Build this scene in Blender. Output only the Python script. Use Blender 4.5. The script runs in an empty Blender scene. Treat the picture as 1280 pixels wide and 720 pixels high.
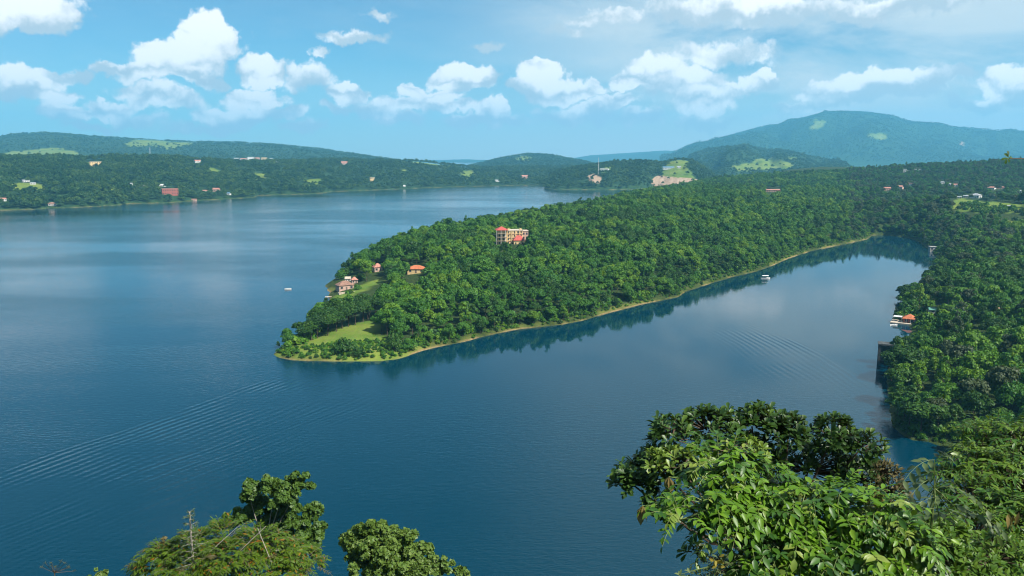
import bpy, bmesh, math, random
import numpy as np
from mathutils import Vector, Matrix

R = math.radians
random.seed(7)
rng = np.random.default_rng(7)
scene = bpy.context.scene
col = scene.collection

# ------------------------------------------------------------------ camera
EYE = 85.0
PITCH = R(9.4)
FPX = 1000.0
cam_data = bpy.data.cameras.new('camera')
cam = bpy.data.objects.new('camera', cam_data)
col.objects.link(cam)
cam.location = (0, 0, EYE)
cam.rotation_euler = (R(90) - PITCH, 0, 0)
cam_data.sensor_width = 36.0
cam_data.lens = 36.0 * FPX / 1280.0
cam_data.clip_start = 0.1
cam_data.clip_end = 40000
scene.camera = cam
CP, SP = math.cos(PITCH), math.sin(PITCH)


def ray(px, py):
    cx, cy = (px - 640) / FPX, (360 - py) / FPX
    return np.array([cx, CP + cy * SP, cy * CP - SP])


def at(px, py, Y):
    d = ray(px, py)
    p = d * (Y / d[1])
    return Vector((p[0], p[1], p[2] + EYE))


def on_water(px, py, z=0.0):
    d = ray(px, py)
    t = (z - EYE) / d[2]
    return Vector((d[0] * t, d[1] * t, z))


def project(x, y, z):
    zz = np.asarray(z) - EYE
    dep = y * CP - zz * SP
    dep = np.where(dep < 0.1, 0.1, dep)
    up = y * SP + zz * CP
    return 640 + FPX * x / dep, 360 - FPX * up / dep, dep


# ------------------------------------------------------------------ node helper
class NT:
    def __init__(self, tree, clear=True):
        self.t = tree
        if clear:
            tree.nodes.clear()

    def n(self, kind, **kw):
        nd = self.t.nodes.new(kind)
        for k, v in kw.items():
            setattr(nd, k, v)
        return nd

    def put(self, sock, v):
        if v is None:
            return
        if isinstance(v, bpy.types.NodeSocket):
            self.t.links.new(v, sock)
        else:
            sock.default_value = v

    def m(self, op, a, b=None, c=None, clamp=False):
        nd = self.n('ShaderNodeMath', operation=op, use_clamp=clamp)
        for s, v in zip(nd.inputs, (a, b, c)):
            self.put(s, v)
        return nd.outputs[0]

    def v(self, op, a, b=None, c=None, scale=None):
        nd = self.n('ShaderNodeVectorMath', operation=op)
        for s, v in zip(nd.inputs, (a, b, c)):
            self.put(s, v)
        if scale is not None:
            self.put(nd.inputs['Scale'], scale)
        return nd.outputs['Value'] if op in ('LENGTH', 'DOT_PRODUCT', 'DISTANCE') else nd.outputs[0]

    def noise(self, vec, scale, detail=3, rough=0.5, lac=2.0, dist=0.0, out=0):
        nd = self.n('ShaderNodeTexNoise')
        self.put(nd.inputs['Vector'], vec)
        nd.inputs['Scale'].default_value = scale
        nd.inputs['Detail'].default_value = detail
        nd.inputs['Roughness'].default_value = rough
        nd.inputs['Lacunarity'].default_value = lac
        nd.inputs['Distortion'].default_value = dist
        return nd.outputs[out]

    def rng(self, x, a, b, c=0.0, d=1.0, smooth=True):
        nd = self.n('ShaderNodeMapRange', interpolation_type='SMOOTHSTEP' if smooth else 'LINEAR')
        self.put(nd.inputs[0], x)
        for i, v in enumerate((a, b, c, d)):
            self.put(nd.inputs[i + 1], v)
        return nd.outputs[0]

    def mix(self, f, a, b):
        nd = self.n('ShaderNodeMix', data_type='RGBA')
        self.put(nd.inputs[0], f)
        for s, v in ((nd.inputs[6], a), (nd.inputs[7], b)):
            if isinstance(v, (tuple, list)) and len(v) == 3:
                v = (*v, 1)
            self.put(s, v)
        return nd.outputs[2]

    def ramp(self, f, stops, interp='LINEAR'):
        nd = self.n('ShaderNodeValToRGB')
        nd.color_ramp.interpolation = interp
        el = nd.color_ramp.elements
        while len(el) < len(stops):
            el.new(0.5)
        for e, (p, c) in zip(el, stops):
            e.position = p
            e.color = (*c, 1)
        self.put(nd.inputs[0], f)
        return nd.outputs[0]


# ------------------------------------------------------------------ sun, sky, exposure
SUN_AZ, SUN_EL = R(127), R(49)          # clockwise from the view direction: right, a little behind
sun_dir = Vector((math.sin(SUN_AZ) * math.cos(SUN_EL), math.cos(SUN_AZ) * math.cos(SUN_EL), math.sin(SUN_EL)))
sun_data = bpy.data.lights.new('sun', 'SUN')
sun_data.energy = 5.0
sun_data.angle = R(0.6)
sun_data.color = (1.0, 0.95, 0.86)
sun = bpy.data.objects.new('sun', sun_data)
col.objects.link(sun)
sun.location = (200, -100, 300)
sun.rotation_euler = (-sun_dir).to_track_quat('-Z', 'Y').to_euler()

world = bpy.data.worlds.new('World')
scene.world = world
world.cycles.sampling_method = 'MANUAL'
world.cycles.sample_map_resolution = 512
world.use_nodes = True
W = NT(world.node_tree)
out_w = W.n('ShaderNodeOutputWorld')
bg = W.n('ShaderNodeBackground')
bg.inputs['Strength'].default_value = 0.071
W.t.links.new(bg.outputs[0], out_w.inputs['Surface'])
sky = W.n('ShaderNodeTexSky', sky_type='NISHITA')
sky.sun_disc = False
sky.sun_elevation = SUN_EL
sky.sun_rotation = SUN_AZ
sky.altitude = 1000
sky.air_density = 1.0
sky.dust_density = 0.4
sky.ozone_density = 2.2
tc = W.n('ShaderNodeTexCoord')
dirn = W.v('NORMALIZE', tc.outputs['Generated'])
sep = W.n('ShaderNodeSeparateXYZ')
W.t.links.new(dirn, sep.inputs[0])
az = W.m('ARCTAN2', sep.outputs[0], sep.outputs[1])
el = W.m('ARCSINE', sep.outputs[2])
cmb = W.n('ShaderNodeCombineXYZ')
W.t.links.new(az, cmb.inputs[0])
W.t.links.new(el, cmb.inputs[1])
q0 = cmb.outputs[0]


def dir_of(px, py):
    d = ray(px, py)
    d = d / np.linalg.norm(d)
    return math.atan2(d[0], d[1]), math.asin(d[2])


# heaps of cumulus: x, y, half width, half height, weight
CLOUDS = [
    (35, 12, 70, 32, 1), (-40, 10, 80, 40, 1),
    (262, 52, 42, 34, 1.1), (222, 76, 70, 28, 1.1), (180, 88, 42, 17, 1),
    (22, 104, 48, 24, 1.1), (85, 95, 34, 12, .6), (135, 86, 24, 12, .8), (140, 136, 36, 15, .9), (78, 144, 36, 14, .9),
    (328, 88, 34, 24, 1), (385, 97, 36, 24, .65), (325, 123, 46, 19, 1), (432, 118, 36, 18, 1.1), (402, 66, 18, 9, .6),
    (212, 126, 60, 15, .7), (182, 112, 50, 12, .6), (290, 146, 62, 19, .85), (180, 150, 60, 12, .5), (375, 158, 34, 12, .55),
    (440, 45, 60, 13, .55), (585, 98, 46, 24, 1.1), (520, 112, 34, 13, .7), (512, 130, 62, 16, .7), (500, 150, 55, 14, .65),
    (614, 144, 28, 22, 1.1), (580, 158, 34, 11, .7), (610, 58, 40, 8, .35),
    (676, 94, 40, 17, 1), (698, 114, 70, 19, 1.1), (720, 142, 70, 16, .65), (800, 150, 60, 14, .6),
    (820, 90, 52, 26, 1), (862, 106, 62, 27, .9), (950, 100, 28, 16, 1), (905, 68, 95, 26, .5),
    (1085, 110, 86, 21, 1.15), (1150, 108, 50, 12, .5), (1264, 105, 32, 24, 1), (1190, 122, 14, 9, .8), (1226, 126, 22, 13, .8),
    (60, 122, 40, 12, .7), (250, 100, 40, 12, .6), (470, 140, 40, 14, .75), (548, 124, 40, 14, .8), (560, 140, 46, 12, .7), (640, 150, 40, 10, .6), (655, 110, 30, 14, .8), (748, 112, 34, 12, .7), (772, 128, 46, 13, .75),
    (880, 132, 60, 16, .75), (915, 118, 34, 16, .8), (790, 104, 26, 14, .9), (1000, 132, 60, 12, .5), (1040, 150, 70, 10, .45), (880, 152, 70, 12, .55), (240, 160, 60, 10, .5), (110, 160, 60, 9, .5), (420, 140, 34, 10, .6), (350, 140, 40, 11, .7), (1180, 95, 60, 12, .5), (480, 20, 40, 8, .3),
    (950, 10, 105, 24, .95), (860, 8, 60, 20, .55), (1120, 6, 140, 18, .6), (760, 20, 90, 16, .45), (720, 40, 60, 12, .35),
]
n1 = W.noise(dirn, 16.0, 5, 0.55, out=1)
n2 = W.noise(dirn, 55.0, 6, 0.62, out=1)
w1 = W.v('SCALE', W.v('SUBTRACT', n1, (0.5, 0.5, 0.5)), scale=0.060)
w2 = W.v('SCALE', W.v('SUBTRACT', n2, (0.5, 0.5, 0.5)), scale=0.030)
warp = W.v('MULTIPLY', W.v('ADD', w1, w2), (1, 0.75, 0))
qw = W.v('ADD', q0, warp)
fine = W.noise(dirn, 45.0, 6, 0.6)


def cloud_density(q):
    acc = 0.0
    for (px, py, rx, ry, wt) in CLOUDS:
        a0, e0 = dir_of(px, py)
        ir = (1000 / rx, 1000 / ry, 0)
        l = W.v('LENGTH', W.v('MULTIPLY_ADD', q, ir, (-a0 * ir[0], -e0 * ir[1], 0)))
        val = W.m('MULTIPLY_ADD', l, -wt, wt)
        acc = W.m('MAXIMUM', val, acc)
    return acc


# the same kind of cumulus scattered over the rest of the sky
away = W.m('MAXIMUM', W.rng(W.m('ABSOLUTE', az), 0.62, 0.85), W.rng(el, 0.30, 0.42))
gen_n = W.noise(W.v('MULTIPLY', dirn, (1, 1, 1.9)), 5.5, 7, 0.55)
gen = W.m('MULTIPLY', W.rng(gen_n, 0.60, 0.84, smooth=False), away)
gen = W.m('MULTIPLY', gen, W.rng(el, 0.02, 0.10))
gen = W.m('MULTIPLY', gen, 2.2)
dens = W.m('MAXIMUM', cloud_density(qw), gen)
dens_dn = W.m('MAXIMUM', cloud_density(W.v('ADD', qw, (-0.003, -0.013, 0))), gen)
fz = W.m('MULTIPLY_ADD', fine, 0.55, -0.275)
alpha = W.rng(W.m('ADD', dens, W.m('MULTIPLY', fz, 1.25)), 0.10, 0.32)
billow = W.noise(dirn, 30.0, 5, 0.6)
shade = W.rng(W.m('ADD', dens_dn, W.m('MULTIPLY_ADD', billow, 1.1, -0.55)), 0.00, 0.56, 1.0, 0.0)
cl_col = W.mix(shade, (10.8, 10.8, 10.7), (5.0, 6.0, 6.7))
# thin high veil, thicker to the right
veil_n = W.noise(W.v('MULTIPLY', dirn, (1, 1, 3.5)), 3.2, 6, 0.6, dist=0.4)
veil = W.m('MULTIPLY', W.rng(veil_n, 0.30, 0.62), W.rng(az, -0.15, 0.25, 0.10, 0.92))
veil2 = W.rng(W.noise(W.v('MULTIPLY', dirn, (1, 1, 3.0)), 9.0, 6, 0.62), 0.42, 0.75, 0.0, 0.35)
pale = W.m('MULTIPLY', W.rng(el, -0.01, 0.14, 1.0, 0.0), W.rng(az, -0.45, 0.35, 0.40, 1.0))
veil2 = W.m('MULTIPLY', veil2, W.rng(az, -0.2, 0.3, 0.25, 1.0))
veil = W.m('MAXIMUM', W.m('ADD', veil, veil2, clamp=True), pale)
tint = W.n('ShaderNodeMix', data_type='RGBA', blend_type='MULTIPLY')
tint.inputs[0].default_value = 1.0
W.t.links.new(sky.outputs[0], tint.inputs[6])
tint.inputs[7].default_value = (0.48, 0.87, 0.97, 1)
c1 = W.mix(veil, tint.outputs[2], (6.4, 7.2, 7.5))
c2 = W.mix(alpha, c1, cl_col)
W.t.links.new(c2, bg.inputs['Color'])

vs = scene.view_settings
vs.view_transform = 'Standard'
vs.look = 'None'
vs.exposure = 0.72
vs.gamma = 1.0
vs.use_curve_mapping = False
cy = scene.cycles
cy.use_denoising = True
cy.filter_width = 1.1
cy.max_bounces = 6
cy.diffuse_bounces = 2
cy.glossy_bounces = 2
cy.transmission_bounces = 3
cy.transparent_max_bounces = 4
cy.volume_bounces = 1
cy.use_adaptive_sampling = True
cy.adaptive_threshold = 0.02
cy.caustics_reflective = False
cy.caustics_refractive = False
cy.sample_clamp_indirect = 4.0

# ------------------------------------------------------------------ materials
def material(name):
    m = bpy.data.materials.new(name)
    m.use_nodes = True
    g = NT(m.node_tree)
    o = g.n('ShaderNodeOutputMaterial')
    return m, g, o


def principled(g, o, base, rough=0.6, spec=0.5, normal=None):
    p = g.n('ShaderNodeBsdfPrincipled')
    if isinstance(base, (tuple, list)) and len(base) == 3:
        base = (*base, 1)
    g.put(p.inputs['Base Color'], base)
    g.put(p.inputs['Roughness'], rough)
    g.put(p.inputs['Specular IOR Level'], spec)
    if normal is not None:
        g.put(p.inputs['Normal'], normal)
    g.t.links.new(p.outputs[0], o.inputs['Surface'])
    return p


def plain(name, c, rough=0.7, spec=0.3, var=0.25, scale=1.5):
    m, g, o = material(name)
    pos = g.n('ShaderNodeTexCoord').outputs['Object']
    f = g.noise(pos, scale, 5, 0.6)
    lo = tuple(x * (1 - var) for x in c)
    hi = tuple(min(1, x * (1 + var * .5)) for x in c)
    principled(g, o, g.mix(g.rng(f, 0.3, 0.7), lo, hi), rough, spec)
    return m


def foliage(name, lo, mid, hi, transl=0.25, rough=0.55, spec=0.25, patch=0.0, odd=None):
    """leaf material: colour differs from plant to plant (object random) and from leaf to leaf (attribute)."""
    m, g, o = material(name)
    oi = g.n('ShaderNodeObjectInfo')
    at_ = g.n('ShaderNodeAttribute', attribute_name='leaf_tone')
    f = g.m('MULTIPLY_ADD', oi.outputs['Random'], 0.55, g.m('MULTIPLY', at_.outputs['Fac'], 0.45))
    if patch:
        pn = g.noise(oi.outputs['Location'], patch, 2, 0.5)
        f = g.m('MULTIPLY_ADD', g.m('SUBTRACT', pn, 0.5), 1.1, f, clamp=True)
    c = g.ramp(f, [(0.05, lo), (0.5, mid), (0.95, hi)])
    if odd:
        sel = g.rng(at_.outputs['Fac'], odd[0], odd[0] + 0.01)
        c = g.mix(sel, c, odd[1])
    p = g.n('ShaderNodeBsdfPrincipled')
    g.put(p.inputs['Base Color'], c)
    p.inputs['Roughness'].default_value = rough
    p.inputs['Specular IOR Level'].default_value = spec
    tr = g.n('ShaderNodeBsdfTranslucent')
    tcol = g.mix(0.35, c, (0.16, 0.22, 0.01))
    g.put(tr.inputs['Color'], tcol)
    mx = g.n('ShaderNodeMixShader')
    mx.inputs[0].default_value = transl
    g.t.links.new(p.outputs[0], mx.inputs[1])
    g.t.links.new(tr.outputs[0], mx.inputs[2])
    g.t.links.new(mx.outputs[0], o.inputs['Surface'])
    return m


M = {}
M['tree_dark'] = foliage('dark_foliage', (.016, .052, .009), (.028, .086, .010), (.050, .122, .012))
M['tree_mid'] = foliage('mid_foliage', (.026, .096, .010), (.048, .150, .013), (.080, .196, .016))
M['tree_bright'] = foliage('bright_foliage', (.050, .150, .009), (.095, .210, .011), (.16, .265, .015))
M['tree_grey'] = foliage('grey_foliage', (.030, .052, .022), (.050, .078, .030), (.072, .10, .038))
M['far_leaf'] = foliage('far_foliage', (.010, .040, .012), (.026, .082, .016), (.085, .150, .024), patch=0.012)
M['dark_glossy'] = foliage('dark_glossy_leaf', (.018, .048, .009), (.038, .086, .013), (.090, .155, .020), 0.15, 0.42, 0.35)
M['young_leaf'] = foliage('young_leaf', (.08, .15, .02), (.14, .22, .03), (.22, .28, .05), 0.3, 0.4, 0.4)
M['bright_leaf'] = foliage('bright_green_leaf', (.045, .120, .008), (.100, .215, .012), (.180, .300, .020), 0.32, 0.42, 0.35)
M['mid_leaf'] = foliage('mid_green_leaf', (.022, .070, .010), (.040, .110, .012), (.070, .160, .016), 0.25, 0.42, 0.35)
M['lance_leaf'] = foliage('lance_leaf', (.030, .080, .010), (.070, .150, .014), (.130, .210, .020), 0.32, 0.45, 0.3)
M['pale_leaf'] = foliage('pale_leaf', (.055, .095, .035), (.095, .145, .055), (.15, .19, .08), 0.25, 0.5, 0.3)
M['dry_leaf'] = foliage('dry_leaf', (.055, .060, .018), (.11, .095, .035), (.17, .13, .06), 0.25, 0.6, 0.2)
M['yellow_leaf'] = foliage('yellow_leaf', (.16, .15, .02), (.26, .21, .03), (.33, .24, .04), 0.3, 0.5, 0.3)
M['tan_leaf'] = foliage('tan_leaf', (.16, .12, .04), (.24, .18, .06), (.30, .22, .09), 0.3, 0.5, 0.3)
M['round_tree'] = foliage('round_tree_leaf', (.046, .105, .016), (.092, .165, .026), (.15, .215, .042), 0.25, 0.5, 0.35)
M['feathery'] = foliage('feathery_leaf', (.050, .105, .006), (.105, .165, .009), (.17, .21, .014), 0.3, 0.5, 0.25, odd=(0.93, (.25, .11, .012)))
M['fern_grey'] = foliage('grey_green_leaf', (.05, .085, .03), (.085, .125, .045), (.12, .16, .06), 0.25, 0.55, 0.25)
M['bark'] = plain('bark', (.10, .075, .055), 0.9, 0.1, 0.4, 6)
M['pale_bark'] = plain('pale_bark', (.34, .31, .26), 0.9, 0.1, 0.35, 5)
M['green_stem'] = plain('green_stem', (.14, .19, .05), 0.6, 0.3, 0.3, 9)
M['cream'] = plain('cream_plaster', (.68, .49, .25), 0.85, 0.2, 0.15, .6)
M['white'] = plain('white_paint', (.66, .65, .62), 0.7, 0.3, 0.12, .8)
M['pinkwall'] = plain('pink_plaster', (.50, .34, .27), 0.85, 0.2, 0.2, .8)
M['greywall'] = plain('grey_concrete', (.36, .34, .31), 0.9, 0.2, 0.25, .8)
M['darkconc'] = plain('dark_concrete', (.075, .080, .082), 0.9, 0.2, 0.4, .7)
M['redroof'] = plain('red_roof', (.46, .085, .065), 0.7, 0.3, 0.25, 1.0)
M['redbrick'] = plain('red_wall', (.36, .12, .085), 0.85, 0.2, 0.3, 1.0)
M['pinkroof'] = plain('faded_red_roof', (.44, .20, .15), 0.8, 0.2, 0.3, 1.0)
M['orangeroof'] = plain('orange_red_roof', (.47, .15, .07), 0.8, 0.2, 0.3, 1.0)
M['greyroof'] = plain('grey_sheet_roof', (.33, .34, .36), 0.55, 0.4, 0.25, .7)
M['blueroof'] = plain('blue_sheet_roof', (.15, .26, .38), 0.55, 0.4, 0.2, .7)
M['greenroof'] = plain('green_sheet_roof', (.10, .26, .20), 0.6, 0.3, 0.2, .7)
M['brownroof'] = plain('brown_roof', (.26, .15, .11), 0.85, 0.2, 0.3, .9)
M['slab'] = plain('grey_slab', (.16, .13, .11), 0.85, 0.2, 0.3, 1)
M['pave'] = plain('pale_paving', (.50, .42, .33), 0.9, 0.2, 0.25, .7)
M['steel'] = plain('galvanised_steel', (.40, .42, .44), 0.5, 0.5, 0.2, 2)
mg, g_, o_ = material('window_glass')
principled(g_, o_, (.03, .04, .05), 0.08, 0.6)
M['glass'] = mg


def ground_material(name, far=False):
    m, g, o = material(name)
    geo = g.n('ShaderNodeNewGeometry')
    pos = geo.outputs['Position']
    sp = g.n('ShaderNodeSeparateXYZ')
    g.t.links.new(pos, sp.inputs[0])
    k = 0.25 if far else 1.0
    na = g.noise(pos, 0.06 * k, 6, 0.6)
    nb = g.noise(pos, 0.5 * k, 6, 0.65)
    nc = g.noise(pos, 2.5 * k, 4, 0.6)
    forest = g.mix(g.rng(nb, 0.3, 0.7), (.016, .032, .010), (.045, .070, .018))
    if far:
        forest = g.mix(g.rng(nb, 0.3, 0.7), (.014, .040, .016), (.034, .072, .024))
    grass = g.mix(g.rng(na, 0.35, 0.65), (.085, .170, .018), (.18, .235, .035))
    grass = g.mix(g.rng(nb, 0.40, 0.75), grass, (.16, .17, .05))
    grass = g.mix(g.rng(nc, 0.5, 0.8), grass, (.055, .095, .018))
    soil = g.mix(g.rng(nb, 0.3, 0.7), (.20, .115, .065), (.36, .25, .15))
    a_g = g.n('ShaderNodeAttribute', attribute_name='grass').outputs['Fac']
    a_s = g.n('ShaderNodeAttribute', attribute_name='soil').outputs['Fac']
    c = g.mix(a_g, forest, grass)
    zz = g.m('MULTIPLY_ADD', g.m('SUBTRACT', nb, 0.5), 1.6, sp.outputs[2])
    band = g.n('ShaderNodeAttribute', attribute_name='shore').outputs['Fac']
    patchy = g.rng(g.noise(pos, 0.045, 4, 0.6), 0.42, 0.66, 0.05, 0.7)
    band = g.m('MULTIPLY', band, patchy)
    shore = g.mix(g.rng(nc, 0.3, 0.7), (.10, .14, .022), (.21, .20, .05))
    c = g.mix(g.m('MULTIPLY', g.rng(zz, 1.1, 2.2, 1.0, 0.0), band), c, shore)
    c = g.mix(g.m('MULTIPLY', g.rng(zz, 0.2, 0.7, 1.0, 0.0), band), c, soil)
    c = g.mix(a_s, c, g.mix(g.rng(nb, .3, .7), (.29, .19, .12), (.46, .34, .24)))
    bm_ = g.n('ShaderNodeBump')
    bm_.inputs['Strength'].default_value = 0.6
    bm_.inputs['Distance'].default_value = 0.4 / k
    g.put(bm_.inputs['Height'], g.m('ADD', nb, nc))
    principled(g, o, c, 0.95, 0.1, bm_.outputs[0])
    return m


M['ground'] = ground_material('ground_cover')
M['hill'] = ground_material('hill_cover', True)


def water_material():
    m, g, o = material('lake_water')
    pos = g.n('ShaderNodeNewGeometry').outputs['Position']
    # light wind: patches of ruffled and of smooth water
    big = g.noise(g.v('MULTIPLY', pos, (0.0022, 0.006, 0)), 1.0, 4, 0.6)
    sp = g.n('ShaderNodeSeparateXYZ')
    g.t.links.new(pos, sp.inputs[0])
    ruffle = g.rng(big, 0.38, 0.62, 0.30, 1.0)
    # the sheltered bay behind the peninsula is calmer
    p1, p2 = on_water(560, 520), on_water(1060, 340)
    dx, dy = (p2 - p1).normalized()[:2]
    side = g.m('ADD', g.m('MULTIPLY', sp.outputs[0], dy), g.m('MULTIPLY', sp.outputs[1], -dx))
    off = p1.x * dy - p1.y * dx
    bay = g.m('MULTIPLY', g.rng(side, off - 150, off - 20), g.rng(sp.outputs[0], -150, -40))
    bay = g.m('MULTIPLY', bay, g.rng(sp.outputs[1], 220, 330))
    ruffle = g.m('MULTIPLY', ruffle, g.m('MULTIPLY_ADD', bay, -0.90, 1.0))
    h1 = g.noise(g.v('MULTIPLY', pos, (0.35, 0.75, 0.5)), 1.0, 3, 0.55)
    h2 = g.noise(g.v('MULTIPLY', pos, (1.1, 1.7, 1)), 1.0, 3, 0.6)
    h = g.m('MULTIPLY_ADD', h2, 0.35, h1)
    h = g.m('MULTIPLY', g.m('MULTIPLY', h, 0.16), ruffle)

    def wake(a, b, lam, width, amp, bend=0.0, decay=1.0):
        """a train of boat waves along the line a-b, strongest on its first crests"""
        d = (b - a).normalized()
        L = (b - a).length
        along = g.m('ADD', g.m('MULTIPLY', sp.outputs[0], d.x), g.m('MULTIPLY_ADD', sp.outputs[1], d.y, -(a.x * d.x + a.y * d.y)))
        acr = g.m('ADD', g.m('MULTIPLY', sp.outputs[0], d.y), g.m('MULTIPLY_ADD', sp.outputs[1], -d.x, -(a.x * d.y - a.y * d.x)))
        s = g.m('SUBTRACT', g.m('DIVIDE', along, L), 0.5)
        acr = g.m('MULTIPLY_ADD', g.m('MULTIPLY', s, s), bend, acr)
        wob = g.noise(g.v('MULTIPLY', pos, (0.012, 0.012, 0)), 1.0, 2, 0.5)
        acr = g.m('MULTIPLY_ADD', g.m('SUBTRACT', wob, 0.5), 14.0, acr)
        ph = g.m('MULTIPLY', acr, 2 * math.pi / lam)
        wv = g.m('SINE', ph)
        env = g.m('MULTIPLY', g.rng(acr, -lam, lam * 0.6), g.rng(acr, 0, width, 1.0, 0.0, smooth=False))
        env = g.m('MULTIPLY', env, g.m('MULTIPLY', g.rng(along, -0.25 * L, 0.05 * L), g.rng(along, L * 0.85, L * 1.08, 1.0, 0.0)))
        patch = g.noise(g.v('MULTIPLY', pos, (0.03, 0.03, 0)), 1.0, 2, 0.5)
        env = g.m('MULTIPLY', env, g.rng(patch, 0.36, 0.62, 0.08, 1.0))
        return g.m('MULTIPLY', g.m('MULTIPLY', wv, env), amp)

    wk1 = wake(on_water(-30, 604), on_water(352, 470), 3.0, 66, 0.052, 6)
    wk2 = wake(on_water(-120, 700), on_water(420, 500), 2.2, 70, 0.016, 6)
    wk3 = wake(on_water(972, 414), on_water(1115, 498), 3.0, 44, 0.026, -9)
    h = g.m('ADD', h, g.m('ADD', wk1, g.m('ADD', wk2, wk3)))
    bm_ = g.n('ShaderNodeBump')
    bm_.inputs['Strength'].default_value = 1.0
    bm_.inputs['Distance'].default_value = 1.0
    g.put(bm_.inputs['Height'], h)
    p = principled(g, o, (.0001, .027, .048), g.m('MULTIPLY_ADD', ruffle, 0.08, 0.02), 0.5, bm_.outputs[0])
    p.inputs['IOR'].default_value = 1.333
    p.inputs['Specular Tint'].default_value = (.62, .96, 1, 1)
    return m


M['water'] = water_material()

# ------------------------------------------------------------------ mesh helpers
def np_mesh(name, verts, faces, mats=(), attrs=None, smooth=False):
    verts = np.asarray(verts, dtype=np.float32)
    faces = np.asarray(faces, dtype=np.int32)
    me = bpy.data.meshes.new(name)
    nf, k = faces.shape
    me.vertices.add(len(verts))
    me.vertices.foreach_set('co', verts.ravel())
    me.loops.add(nf * k)
    me.loops.foreach_set('vertex_index', faces.ravel())
    me.polygons.add(nf)
    me.polygons.foreach_set('loop_start', np.arange(nf, dtype=np.int32) * k)
    for an, arr in (attrs or {}).items():
        a = me.attributes.new(an, 'FLOAT', 'POINT')
        a.data.foreach_set('value', np.asarray(arr, dtype=np.float32))
    for mt in mats:
        me.materials.append(mt)
    me.update(calc_edges=True)
    me.validate()
    if smooth:
        me.polygons.foreach_set('use_smooth', [True] * len(me.polygons))
    return me


def link(name, me, parent=None, loc=(0, 0, 0), rotz=0.0):
    o = bpy.data.objects.new(name, me)
    col.objects.link(o)
    o.location = loc
    o.rotation_euler = (0, 0, rotz)
    if parent is not None:
        o.parent = parent
    return o


def tag(o, label=None, cat=None, group=None, kind=None):
    if label:
        o['label'] = label
    if cat:
        o['category'] = cat
    if group:
        o['group'] = group
    if kind:
        o['kind'] = kind
    return o


def empty(name, loc=(0, 0, 0), rotz=0.0):
    o = bpy.data.objects.new(name, None)
    o.empty_display_size = 0.5
    col.objects.link(o)
    o.location = loc
    o.rotation_euler = (0, 0, rotz)
    return o


class MB:
    """collects shapes for one mesh"""
    def __init__(self):
        self.v, self.f = [], []

    def poly(self, pts, faces):
        b = len(self.v)
        self.v += [tuple(p) for p in pts]
        self.f += [tuple(i + b for i in f) for f in faces]
        return self

    def box(self, x0, x1, y0, y1, z0, z1):
        return self.poly([(x0, y0, z0), (x1, y0, z0), (x1, y1, z0), (x0, y1, z0), (x0, y0, z1), (x1, y0, z1), (x1, y1, z1), (x0, y1, z1)],
                         [(3, 2, 1, 0), (4, 5, 6, 7), (0, 1, 5, 4), (1, 2, 6, 5), (2, 3, 7, 6), (3, 0, 4, 7)])

    def hip(self, x0, x1, y0, y1, z0, z1, t=0.15):
        w, d = x1 - x0, y1 - y0
        if w > d:
            a, b = (x0 + d / 2, (y0 + y1) / 2, z1), (x1 - d / 2, (y0 + y1) / 2, z1)
            fs = [(0, 1, 5, 4), (1, 2, 5), (2, 3, 4, 5), (3, 0, 4), (3, 2, 1, 0)]
        else:
            a, b = ((x0 + x1) / 2, y0 + w / 2, z1), ((x0 + x1) / 2, y1 - w / 2, z1)
            fs = [(0, 1, 4), (1, 2, 5, 4), (2, 3, 5), (3, 0, 4, 5), (3, 2, 1, 0)]
        return self.poly([(x0, y0, z0), (x1, y0, z0), (x1, y1, z0), (x0, y1, z0), a, b], fs)

    def gable(self, x0, x1, y0, y1, z0, z1):
        ym = (y0 + y1) / 2
        return self.poly([(x0, y0, z0), (x1, y0, z0), (x1, y1, z0), (x0, y1, z0), (x0, ym, z1), (x1, ym, z1)],
                         [(0, 1, 5, 4), (2, 3, 4, 5), (1, 2, 5), (3, 0, 4), (3, 2, 1, 0)])

    def tube(self, pts, radii, sides=6):
        b = len(self.v)
        pts = [Vector(p) for p in pts]
        n = len(pts)
        ref = Vector((0, 0, 1))
        for i, p in enumerate(pts):
            d = (pts[min(i + 1, n - 1)] - pts[max(i - 1, 0)]).normalized()
            if abs(d.dot(ref)) > 0.95:
                u = d.cross(Vector((1, 0, 0))).normalized()
            else:
                u = d.cross(ref).normalized()
            w = d.cross(u)
            for k in range(sides):
                a = 2 * math.pi * k / sides
                self.v.append(tuple(p + (u * math.cos(a) + w * math.sin(a)) * radii[i]))
        for i in range(n - 1):
            for k in range(sides):
                k2 = (k + 1) % sides
                self.f.append((b + i * sides + k, b + i * sides + k2, b + (i + 1) * sides + k2, b + (i + 1) * sides + k))
        self.f.append(tuple(b + k for k in reversed(range(sides))))
        self.f.append(tuple(b + (n - 1) * sides + k for k in range(sides)))
        return self

    def mesh(self, name, mat, smooth=False):
        me = bpy.data.meshes.new(name)
        me.from_pydata(self.v, [], self.f)
        me.materials.append(mat)
        me.update()
        if smooth:
            for p in me.polygons:
                p.use_smooth = True
        return me

    def build(self, name, mat, parent=None, loc=(0, 0, 0), smooth=False):
        return link(name, self.mesh(name, mat, smooth), parent, loc)


# ------------------------------------------------------------------ value noise and polygons
TAB = rng.random((256, 256))


def vnoise(x, y):
    xi, yi = np.floor(x).astype(int), np.floor(y).astype(int)
    fx, fy = x - xi, y - yi
    fx, fy = fx * fx * (3 - 2 * fx), fy * fy * (3 - 2 * fy)
    g = lambda i, j: TAB[i % 256, j % 256]
    return (g(xi, yi) * (1 - fx) + g(xi + 1, yi) * fx) * (1 - fy) + (g(xi, yi + 1) * (1 - fx) + g(xi + 1, yi + 1) * fx) * fy


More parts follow.
